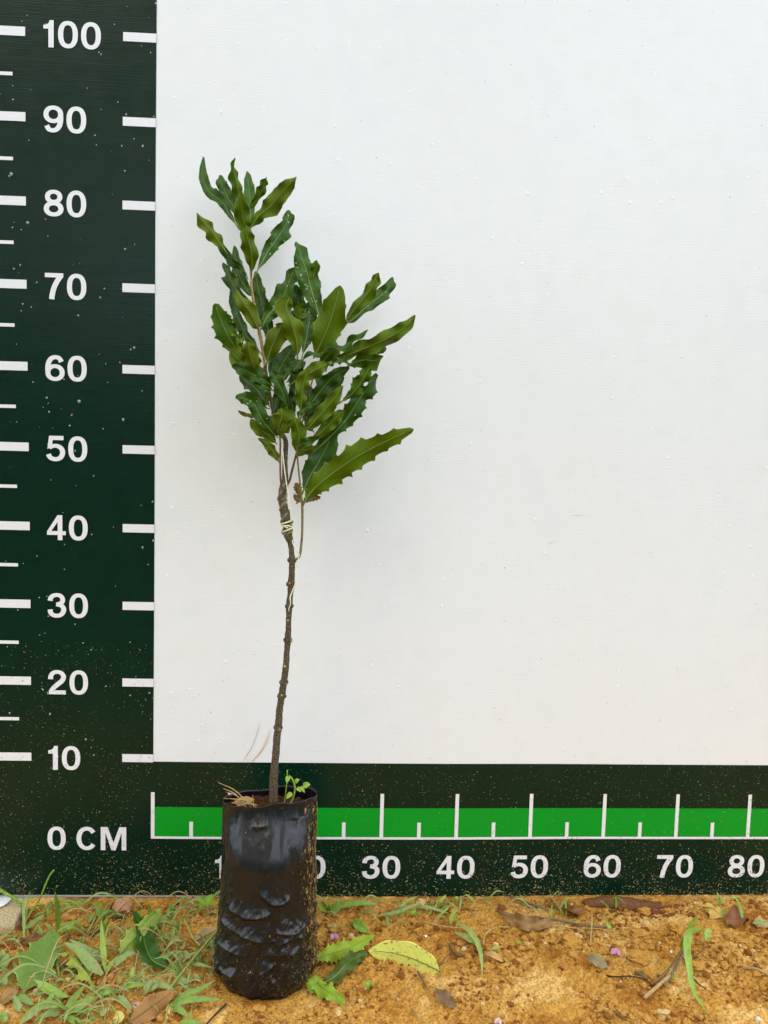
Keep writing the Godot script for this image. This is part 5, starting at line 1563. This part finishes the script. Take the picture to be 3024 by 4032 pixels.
func build_ground_leaves() -> void:
	# key: face (1 top up), label, top tint, under tint, roll, fold, wave, teeth, broad
	var spec := {
		"toothed_big": [1, "large pale green toothed leaf lying at the lower left", lin(srgb(0.40, 0.50, 0.24)), lin(srgb(0.48, 0.56, 0.22)), 5, 0.25, 0.15, 0.8, 0.3],
		"toothed_light": [-1, "light green toothed leaf slanting across a dark one, left of the bag", lin(srgb(0.34, 0.46, 0.2)), lin(srgb(0.52, 0.60, 0.26)), 20, 0.3, 0.15, 0.7, 0.2],
		"dark_rolled": [1, "dark green rolled leaf under the light toothed leaf", lin(srgb(0.19, 0.32, 0.11)), lin(srgb(0.36, 0.48, 0.14)), 15, 0.7, 0.25, 0.6, 0.2],
		"strip_curled": [-1, "narrow curled yellow-green leaf in the grass at lower left", lin(srgb(0.34, 0.46, 0.2)), lin(srgb(0.58, 0.62, 0.24)), 40, 0.6, 0.4, 0.9, 0.2],
		"brown_long": [-1, "long dry brown leaf at the bottom edge left of the bag", lin(srgb(0.48, 0.34, 0.2)), lin(srgb(0.58, 0.43, 0.25)), 10, 0.3, 0.3, 0.2, 0.3],
		"tan_upright": [-1, "dry pinkish tan leaf standing against the banner's foot", lin(srgb(0.6, 0.45, 0.33)), lin(srgb(0.66, 0.50, 0.37)), 20, 0.3, 0.2, 0.1, 0.6],
		"red_brown": [1, "dark red-brown leaf curled below the tan leaf at the banner's foot", lin(srgb(0.36, 0.2, 0.13)), lin(srgb(0.4, 0.25, 0.17)), 10, 0.4, 0.3, 0.1, 0.4],
		"tan_by_bag": [-1, "dry tan leaf leaning beside the left of the black bag", lin(srgb(0.6, 0.5, 0.36)), lin(srgb(0.68, 0.57, 0.42)), 15, 0.35, 0.2, 0.1, 0.4],
		"brown_left": [1, "small curled brown leaf left of the big toothed leaf", lin(srgb(0.42, 0.29, 0.16)), lin(srgb(0.42, 0.29, 0.16)), 0, 0.5, 0.4, 0.1, 0.3],
		"brown_corner": [-1, "brown dry leaf in the lower left corner", lin(srgb(0.5, 0.37, 0.22)), lin(srgb(0.58, 0.43, 0.27)), 0, 0.3, 0.3, 0.2, 0.4],
		"pale_bottom": [-1, "pale yellow leaf tip at the bottom edge", lin(srgb(0.7, 0.62, 0.35)), lin(srgb(0.74, 0.68, 0.38)), 0, 0.3, 0.2, 0.1, 0.4],
		"shell_brown": [1, "short brown leaf under the big toothed leaf", lin(srgb(0.52, 0.38, 0.24)), lin(srgb(0.45, 0.32, 0.2)), 0, 0.5, 0.2, 0.1, 0.5],
		"toothed_right": [-1, "bright green toothed leaf pointing right from behind the bag", lin(srgb(0.36, 0.48, 0.18)), lin(srgb(0.52, 0.60, 0.18)), 10, 0.45, 0.2, 0.7, 0.3],
		"half_brown": [1, "dark green leaf withered to brown at its tip, right of the bag", lin(srgb(0.27, 0.33, 0.13)), lin(srgb(0.4, 0.3, 0.17)), 10, 0.4, 0.4, 0.6, 0.2],
		"lower_green": [-1, "green toothed leaf lying at the bag's lower right", lin(srgb(0.36, 0.48, 0.18)), lin(srgb(0.48, 0.58, 0.18)), 0, 0.35, 0.3, 0.5, 0.3],
		"bag_side_green": [-1, "short green leaf tucked upright against the bag's right foot", lin(srgb(0.36, 0.48, 0.18)), lin(srgb(0.45, 0.56, 0.18)), 10, 0.4, 0.3, 0.5, 0.4],
		"yellow": [-1, "yellow-green fallen leaf with brown spots lying right of the bag", lin(srgb(0.7, 0.7, 0.25)), lin(srgb(0.72, 0.72, 0.33)), -12, 0.2, 0.02, 0.0, 0.85],
		"short_green": [1, "short bright green leaf above the toothed leaf right of the bag", lin(srgb(0.42, 0.56, 0.18)), lin(srgb(0.5, 0.6, 0.2)), 10, 0.5, 0.1, 0.0, 0.4],
		"grey_brown": [1, "small grey-brown dry leaf on the bare soil in front", lin(srgb(0.46, 0.37, 0.26)), lin(srgb(0.46, 0.37, 0.26)), 0, 0.35, 0.3, 0.2, 0.5],
		"curl_tan": [1, "tiny curled tan leaf beside the drooping grass blade", lin(srgb(0.72, 0.58, 0.36)), lin(srgb(0.7, 0.56, 0.36)), 0, 0.6, 0.2, 0.0, 0.4],
		"dry_long": [1, "long curled dry leaf below the 50 mark of the ruler", lin(srgb(0.54, 0.42, 0.26)), lin(srgb(0.5, 0.38, 0.24)), 15, 0.5, 0.5, 0.1, 0.3],
		"brown_cup": [1, "cupped brown leaf below the 60 mark of the ruler", lin(srgb(0.46, 0.32, 0.16)), lin(srgb(0.42, 0.3, 0.16)), 0, 0.7, 0.4, 0.2, 0.6],
		"grey_flat": [1, "flat grey-green leaf half buried beside the pink flower", lin(srgb(0.5, 0.46, 0.34)), lin(srgb(0.5, 0.46, 0.34)), 0, 0.2, 0.2, 0.1, 0.4],
		"yellow_tan": [-1, "crumpled yellow-tan leaf near the right end of the banner's foot", lin(srgb(0.74, 0.60, 0.32)), lin(srgb(0.78, 0.62, 0.32)), 0, 0.6, 0.5, 0.1, 0.6],
		"red_right": [1, "reddish brown crumpled leaf under the 80 mark", lin(srgb(0.48, 0.31, 0.2)), lin(srgb(0.45, 0.3, 0.2)), 0, 0.4, 0.5, 0.1, 0.6],
		"tan_right": [-1, "pale tan leaf at the right edge of the soil", lin(srgb(0.68, 0.54, 0.36)), lin(srgb(0.7, 0.56, 0.38)), 0, 0.4, 0.3, 0.1, 0.5],
	}
	var k := 0
	for key in GROUND_LEAVES:
		var d: Array = GROUND_LEAVES[key]
		var s: Array = spec[key]
		var pts := ground_points(d[0], 0.001)
		var o := foot(pts)
		var t := thing("fallen_leaf", s[1], "leaf", o, "leaves fallen on the soil")
		var lm := leaf_mesh(local(pts, o), d[1] * 0.01, s[0], Vector3(0, 0.8, 0.6), s[4], s[4] * 1.5, s[5], s[6], s[7], 400 + k, s[2], s[3], s[8], 0.04)
		part("blade", lm[0], null, t)
		part("midrib", lm[1], M.midrib if s[7] > 0.45 or key == "yellow" else M.twig, t)
		if key == "yellow":
			# rusty blotches on the yellowing blade
			var sp := begin()
			var rr := RandomNumberGenerator.new()
			rr.seed = 15
			for q in 60:
				var rows: Array = lm[2]
				var i := rr.randi_range(int(rows.size() * 0.15), int(rows.size() * 0.9))
				var j := rr.randi_range(0, 7)
				var p: Vector3 = rows[i][0][j].lerp(rows[i][0][j + 1], rr.randf())
				var nn: Vector3 = -rows[i][1]
				var tg: Vector3 = (rows[mini(i + 1, rows.size() - 1)][0][4] - rows[i - 1][0][4]).normalized()
				st_fleck(sp, rr, p + nn * 0.0002, tg.cross(nn).normalized(), tg, nn * 0.2, rr.randf_range(0.0004, 0.0016), rr.randf_range(0.0005, 0.0022), lin(srgb(0.70, 0.58, 0.30)).lerp(lin(srgb(0.56, 0.42, 0.24)), rr.randf()))
			sp.generate_normals()
			part("blotches", sp.commit(), M.mud, t).set_meta("kind", "stuff")
		k += 1

func build_ground_stems() -> void:
	var spec := {
		"pale_stem": ["long pale green grass stem leaning up against the bag", "stem_green", "stem"],
		"pale_stem_short": ["short pale grass stem crossing behind the long one beside the bag", "stem_green", "stem"],
		"dry_stem_left": ["short brown stem beside the big toothed leaf", "twig", "stem"],
		"dark_root": ["dark thin root running from the bag's lower left to the bottom edge", "twig_dark", "root"],
		"straw_thin": ["thin straw at the foot of the tall grass blade on the left", "straw", "straw"],
		"straw_back": ["thin tan straw lying across the soil below the 40 mark", "straw", "straw"],
		"straw_hook": ["hooked tan straw arching right of the drooping grass blade", "straw", "straw"],
		"thick_twig": ["thick short brown twig right of the yellow leaf", "twig", "twig"],
		"short_twig": ["short grey twig below the yellow leaf", "twig_grey", "twig"],
		"thin_twig": ["thin tan twig right of the yellow leaf's tip", "twig", "twig"],
		"front_straw": ["pale straw on bare soil at the bottom edge", "straw", "straw"],
		"dry_stalk": ["dry grey-brown stalk lying below the 60 mark", "twig_grey", "stalk"],
		"dry_stalk_back": ["dry stalk lying by the banner between the 50 and 60 marks", "twig_grey", "stalk"],
		"stalk_upright": ["pale stalk sticking up left of the pink flower", "straw", "stalk"],
		"straw_long": ["long thin straw crossing the upright pale stalk", "straw", "straw"],
		"straw_a": ["longest thick straw at the foot of the tall right grass", "straw", "straw"],
		"straw_b": ["brown straw running up into the tall right grass", "twig", "straw"],
		"straw_c": ["straw on the right side of the bundle under the tall right grass", "twig_grey", "straw"],
		"twig_dark": ["dark thin twig lying below the pink flower", "twig_dark", "twig"],
		"twig_piece": ["stubby grey twig left of the straw bundle", "twig_grey", "twig"],
		"twig_back": ["short twig slanting by the banner left of the 60 mark", "twig_grey", "twig"],
		"twig_right": ["pale twig at the right edge of the soil", "straw", "twig"],
		"twig_front": ["brown twig at the bottom edge right of centre", "twig", "twig"],
		"twig_lower": ["thin dark twig right of the long drooping blade", "twig_dark", "twig"],
		"root_right": ["curved thin root beside the tall right grass", "twig", "root"],
	}
	var k := 0
	for key in GROUND_STEMS:
		var d: Array = GROUND_STEMS[key]
		var s: Array = spec[key]
		var pts := ground_points(d[0])
		var o := foot(pts)
		var rad: PackedFloat32Array = []
		for i in pts.size():
			rad.append(d[1] * 0.01 * (1.0 - 0.35 * i / pts.size()))
		var st := begin()
		st.set_smooth_group(0)
		tube(st, local(pts, o), rad, 7, 7, 0.25, 500 + k)
		st.generate_normals()
		var t := part(numbered("grass_stalk" if s[2] == "stem" else s[2]), st.commit(), M[s[1]], self)
		t.position = o
		tag(t, s[0], s[2], "dry bits lying on the soil")
		k += 1
	# jointed grass seed heads by the left end of the banner
	for e in [[[-16.2, 0.8, 2.2, -17.0, 1.4, 2.0, -18.6, 2.3, 1.9, -19.4, 2.9, 1.8], 0.0021, "jointed green seed head lying against the banner's lower left foot"], [[-14.3, 0.6, 2.6, -13.6, 2.2, 2.4, -12.8, 4.2, 2.0, -12.2, 5.2, 1.8], 0.0011, "slim pale seed head standing against the banner's lower left foot"]]:
		var pts := ground_points(e[0])
		var o := foot(pts)
		var t := thing("seed_head", e[2], "seed head", o)
		var rad: PackedFloat32Array = []
		for i in pts.size():
			rad.append(e[1] * (0.7 if i == 0 else 1.0))
		var st := begin()
		st.set_smooth_group(0)
		tube(st, local(pts, o), rad, 7, 8, 0.2, 77)
		st.generate_normals()
		part("stalk", st.commit(), M.grass_b, t)
		if e[1] > 0.002:
			for q in 12:
				var b := part("spikelet", lump_mesh(600 + q % 3, 7, 5, 0.2, false), M.grass_b, t)
				b.position = catmull(local(pts, o), q / 11.0) + Vector3(0, 0.0008 * (q % 2), 0.0012)
				b.scale = Vector3(0.0021, 0.0016, 0.0016)

func build_tufts() -> void:
	var spec := {
		"upright_blade": ["tall dark upright grass blade above the big toothed leaf", "grass_a"],
		"pale_broad": ["pair of pale broad grass blades slanting right of the big toothed leaf", "grass_c"],
		"tall_mid": ["tall bright grass blade standing amid the left grass", "grass_b"],
		"cross_blade": ["pale grass blade lying across just left of the dark rolled leaf", "grass_c"],
		"front_left": ["clump of broad grass blades low at the left front", "grass_a"],
		"front_mid": ["spread of grass blades in front of the curled yellow-green leaf", "grass_b"],
		"mid_right": ["grass blades in front of the rolled leaf's stalk end", "grass_c"],
		"bag_foot": ["grass clump reaching right to the bag's lower left foot", "grass_a"],
		"by_stem": ["small grass clump left of the long pale stem", "grass_c"],
		"by_stem_back": ["small grass clump below the ruler's left end, behind the pale stems", "grass_a"],
		"by_bag_lower": ["low grass clump between the pale stem and the bag", "grass_c"],
		"foot_left": ["thin grass clump beside the plank end", "grass_a"],
		"foot_mid": ["wispy grass clump at the banner's foot right of the tall blade", "grass_a"],
		"foot_dark": ["dark grass clump at the banner's foot left of the tan leaf", "grass_a"],
		"foot_right": ["grass clump at the banner's foot right of the tan leaf", "grass_a"],
		"left_edge": ["grass clump at the left picture edge above the corner", "grass_c"],
		"bottom_edge": ["wide grass clump along the bottom edge at the left", "grass_c"],
		"corner_blade": ["few grass blades in the lower left corner", "grass_a"],
		"teal_back": ["three small grass blades above the pale broad pair", "grass_c"],
		"right_bag_back": ["grass clump at the banner's foot just right of the bag", "grass_a"],
		"back_arch": ["thin arching grass blades at the banner's foot below the 30 mark", "grass_c"],
		"back_clump": ["grass clump at the banner's foot below the 40 mark", "grass_b"],
		"droop_right": ["drooping spotted grass blade on bare soil right of the yellow leaf", "grass_d"],
		"tall_right": ["tall grass plant with one long drooping blade at the right", "grass_b"],
		"right_back": ["arched thin grass blade clump at the banner's foot near the 80 mark", "grass_b"],
		"right_edge": ["single pale grass blade at the right picture edge", "grass_c"],
		"small_right": ["tiny grass shoots between the pink flower and the banner", "grass_b"],
	}
	for key in TUFTS:
		var s: Array = spec[key]
		var o := Vector3.ZERO
		var t: Node3D = null
		for bl in TUFTS[key]:
			var pts := ground_points(bl[0])
			if t == null:
				o = foot(pts)
				t = thing("grass_clump", s[0], "grass", o, "grass growing on the soil")
			part("blade", blade_mesh(local(pts, o), bl[1] * 0.01 * 1.08, Vector3(0.1, 0.75, 0.65)), M[s[1]], t)
	# short random undergrowth among the left grass: nobody could count it
	var st := begin()
	var r := RandomNumberGenerator.new()
	r.seed = 321
	var lo := begin()
	var st2 := begin()
	for k in 1050:
		var x := r.randf_range(-0.21, 0.115)
		var z := r.randf_range(0.008, 0.24)
		if k > 960:
			x = r.randf_range(0.225, 0.6)
			z = 0.008 + 0.05 * pow(r.randf(), 1.5)
		elif soil_big.get_noise_2d(x * 9.0 + 70.0, z * 9.0) < -0.02 - 0.2 * smoothstep(0.05, 0.2, z):
			continue
		var p := Vector3(x, ground_height(x, z) - 0.001, z)
		var a := r.randf() * TAU
		var big := r.randf() < 0.22 and k <= 960
		var l := r.randf_range(0.014, 0.042) * (1.9 if big else 1.0)
		var d := Vector3(cos(a), r.randf_range(0.05, 0.6), sin(a)).normalized() * l
		if p.z + d.z < 0.006:
			d.z = -d.z
		var dry := r.randf() < 0.28
		var m := blade_mesh(PackedVector3Array([p, p + d * 0.55 + Vector3(0, l * 0.2, 0), p + d + Vector3(0, -l * 0.1, 0)]), r.randf_range(0.0007, 0.0016) if dry else r.randf_range(0.0009, 0.0026) * (1.4 if big else 1.0), Vector3(0.1, 0.7, 0.7))
		(lo if dry else (st if k % 2 == 0 else st2)).append_from(m, 0, Transform3D.IDENTITY)
	var u := part("undergrowth", st.commit(), M.grass_a, self)
	tag(u, "short green undergrowth scattered over the soil", "grass")
	u.set_meta("kind", "stuff")
	var u3 := part("pale_undergrowth", st2.commit(), M.grass_c, self)
	tag(u3, "short pale grey-green grass blades scattered over the soil", "grass")
	u3.set_meta("kind", "stuff")
	var u2 := part("dry_undergrowth", lo.commit(), M.straw, self)
	tag(u2, "short dry straw bits scattered over the soil", "straw")
	u2.set_meta("kind", "stuff")

const ORD := ["first", "second", "third", "fourth", "fifth", "sixth", "seventh", "eighth", "ninth", "tenth", "eleventh", "twelfth", "thirteenth", "fourteenth", "fifteenth", "sixteenth", "seventeenth", "eighteenth", "nineteenth", "twentieth", "twenty-first", "twenty-second", "twenty-third", "twenty-fourth", "twenty-fifth", "twenty-sixth", "twenty-seventh", "twenty-eighth", "twenty-ninth", "thirtieth"]

func build_clods() -> void:
	var bands := {"along the banner's foot": [], "in the middle of the soil strip": [], "near the bottom edge": []}
	for e in CLODS:
		var key := "along the banner's foot" if e[1] < 7.0 else ("in the middle of the soil strip" if e[1] < 14.0 else "near the bottom edge")
		bands[key].append(e)
	var kinds := ["", "reddish brown stone", "orange soil clod", "brown soil clod", "pale pebble", "white pebble"]
	var n := 0
	for key in bands:
		var list: Array = bands[key]
		list.sort_custom(func(a, b): return a[0] < b[0])
		var count := {}
		for e in list:
			var kd := int(e[3])
			count[kd] = count.get(kd, -1) + 1
			var where := "%s %s from the left %s" % [ORD[count[kd]], kinds[kd], key]
			var seg := 11 if e[2] > 1.8 else 9
			var mesh := lump_mesh(700 + n % 14, seg, 7, 0.42)
			var t := part(numbered("stone" if kd == 1 or kd > 3 else "soil_clod"), mesh, M["clod%d" % kd], self)
			var s: float = e[2] * 0.0045
			t.position = Vector3(e[0] * 0.01, 0, e[1] * 0.01)
			t.position.z = maxf(t.position.z, s * 1.25 + 0.003)
			t.position.y = ground_height(t.position.x, t.position.z) + s * 0.16
			t.rotation = Vector3(0, n * 1.3, 0)
			t.scale = Vector3(s, s * (0.62 if kd != 1 else 0.8), s * 0.85)
			tag(t, where, "stone" if kd == 1 or kd > 3 else "clod", "clods and stones on the soil")
			n += 1

func build_petals() -> void:
	var labels := ["pink petal lying just right of the bag", "pink flower lying on the soil left of the tall grass", "pale crumpled petal at the left near the bottom edge", "whitish petal at the bottom edge right of centre", "tiny white petal right above the yellow leaf", "small pale green calyx above the pink petal by the bag", "tiny pale petal left of the tall right grass"]
	var mats := [M.pink, M.pink, M.pale_petal, M.pale_petal, M.paper, M.grass_d, M.paper]
	for k in PETALS.size():
		var e: Array = PETALS[k]
		var o := Vector3(e[0] * 0.01, 0, e[1] * 0.01)
		o.y = ground_height(o.x, o.z)
		var t := thing("petal", labels[k], "petal", o, "fallen petals")
		var s: float = e[2] * 0.01
		for q in (3 if e[3] < 2.5 else 1):
			var a := q * 2.2 + k
			var d := Vector3(cos(a), 0.25, sin(a) * 0.8) * s * 0.5
			var b := Vector3(-cos(a), 0, -sin(a)) * s * 0.12 + Vector3(0, 0.001, 0)
			part("petal_lobe", blade_mesh(PackedVector3Array([b, b.lerp(d, 0.5) + Vector3(0, s * 0.28, 0), d + Vector3(0, s * 0.1, 0)]), s * 0.62, Vector3(0.1, 0.8, 0.5), 0.5), mats[k], t)

func build_seedlings() -> void:
	# little two-leaved sprouts
	var spots := [[-8.2, 8.6, "two-leaved sprout in the middle of the left grass", 1.6], [7.7, 4.4, "leafy green sprout at the banner's foot left of the bag", 2.0], [34.2, 5.0, "tiny green sprout on the soil below the 30 and 40 marks", 0.9], [46.6, 10.8, "small green sprout on soil left of the tall right grass", 0.5], [28.0, 18.7, "tiny yellow-green sprout at the bottom right of the bag", 0.9]]
	for s in spots:
		var o := Vector3(s[0] * 0.01, 0, s[1] * 0.01)
		o.y = ground_height(o.x, o.z)
		var t := thing("sprout", s[2], "sprout", o, "sprouts on the soil")
		var h: float = s[3] * 0.01
		var st := begin()
		st.set_smooth_group(0)
		tube(st, PackedVector3Array([Vector3.ZERO, Vector3(0.001, h * 0.4, 0), Vector3(0, h * 0.8, 0)]), PackedFloat32Array([0.0008, 0.0007, 0.0005]), 5, 3)
		st.generate_normals()
		part("stem", st.commit(), M.grass_b, t)
		for q in 4:
			var a := q * PI / 2 + 0.4
			var d := Vector3(cos(a), 0.3, sin(a)) * h * 0.8
			var b := Vector3(0, h * 0.75, 0)
			part("leaf", blade_mesh(PackedVector3Array([b, b + d * 0.5 + Vector3(0, h * 0.06, 0), b + d]), h * 0.55, Vector3.UP, 0.2), M.grass_b, t)

func build_bark() -> void:
	# rotten bark piece under the banner at the right, shedding red crumbs
	var o := Vector3(0.628, 0, 0.016)
	o.y = ground_height(o.x, o.z)
	var t := thing("bark_piece", "dark curled piece of rotten bark at the banner's foot under the 70 mark", "bark", o)
	var st := begin()
	st.set_smooth_group(0)
	var n := 16
	for i in n + 1:
		for j in 7:
			var u := float(i) / n
			var a := lerpf(0.2, PI * 0.8, j / 6.0)
			var rr := 0.011 * (0.6 + 0.4 * sin(PI * u)) * (1.0 + 0.25 * soil_big.get_noise_2d(u * 6.0, a * 2.0))
			st.add_vertex(Vector3(-0.055 + 0.105 * u, sin(a) * rr * 0.9 + 0.003 * sin(u * 5.0) - 0.002, cos(a) * rr + 0.004 * sin(u * 3.0)))
	for i in n:
		for j in 6:
			var k := i * 7 + j
			for q in [k, k + 7, k + 8, k, k + 8, k + 1]:
				st.add_index(q)
	st.generate_normals()
	part("rind", st.commit(), M.red_bark, t)
	var r := RandomNumberGenerator.new()
	r.seed = 44
	var mm := MultiMesh.new()
	mm.transform_format = MultiMesh.TRANSFORM_3D
	mm.mesh = lump_mesh(66, 6, 4, 0.4)
	mm.instance_count = 160
	for k in 160:
		var p := Vector3(r.randfn() * 0.024 + 0.022, 0, absf(r.randfn()) * 0.014 + 0.006)
		p.y = ground_height(o.x + p.x, o.z + p.z) - o.y + 0.001
		var s := 0.0011 * exp(r.randfn() * 0.4)
		mm.set_instance_transform(k, Transform3D(Basis.from_euler(Vector3(r.randf() * 3, r.randf() * 6, 0)).scaled(Vector3(s * 2.0, s, s)), p))
	var mi := MultiMeshInstance3D.new()
	mi.name = "bark_crumbs"
	mi.multimesh = mm
	mi.material_override = M.clod1
	mi.set_meta("kind", "stuff")
	t.add_child(mi, true)

func build_crumbs() -> void:
	var r := RandomNumberGenerator.new()
	r.seed = 808
	var sets := [["clod0", 4200], ["clod3", 2600], ["clod2", 3600], ["clod4", 420]]
	for e in sets:
		var mm := MultiMesh.new()
		mm.transform_format = MultiMesh.TRANSFORM_3D
		mm.mesh = lump_mesh(820 + e[1], 7, 5, 0.42)
		mm.instance_count = e[1]
		for k in e[1]:
			var x := r.randf_range(-0.22, 0.86)
			var z := 0.008 + r.randf() * 0.25
			while soil_big.get_noise_2d(x * 10.0 + 17.0, z * 10.0) + r.randf_range(-0.25, 0.25) < -0.02:
				x = r.randf_range(-0.22, 0.86)
				z = 0.008 + r.randf() * 0.25
			if Vector2(x - 0.1655, z - 0.155).length() < 0.058:
				z = 0.02
			var s := minf(0.00115 * exp(r.randfn() * 0.68), 0.0050)
			var p := Vector3(x, ground_height(x, z) + s * 0.25, z)
			mm.set_instance_transform(k, Transform3D(Basis.from_euler(Vector3(r.randf() * 6, r.randf() * 6, 0)).scaled(Vector3(s, s * 0.75, s * r.randf_range(0.7, 1.3))), p))
		var mi := MultiMeshInstance3D.new()
		mi.name = numbered("soil_crumbs")
		mi.multimesh = mm
		mi.material_override = M[e[0]]
		add_child(mi)
		tag(mi, {"clod0": "fine ochre soil crumbs strewn over the ground", "clod3": "fine dark brown soil crumbs strewn over the ground", "clod2": "fine orange soil crumbs strewn over the ground", "clod4": "pale grit strewn over the ground"}[e[0]], "soil")
		mi.set_meta("kind", "stuff")
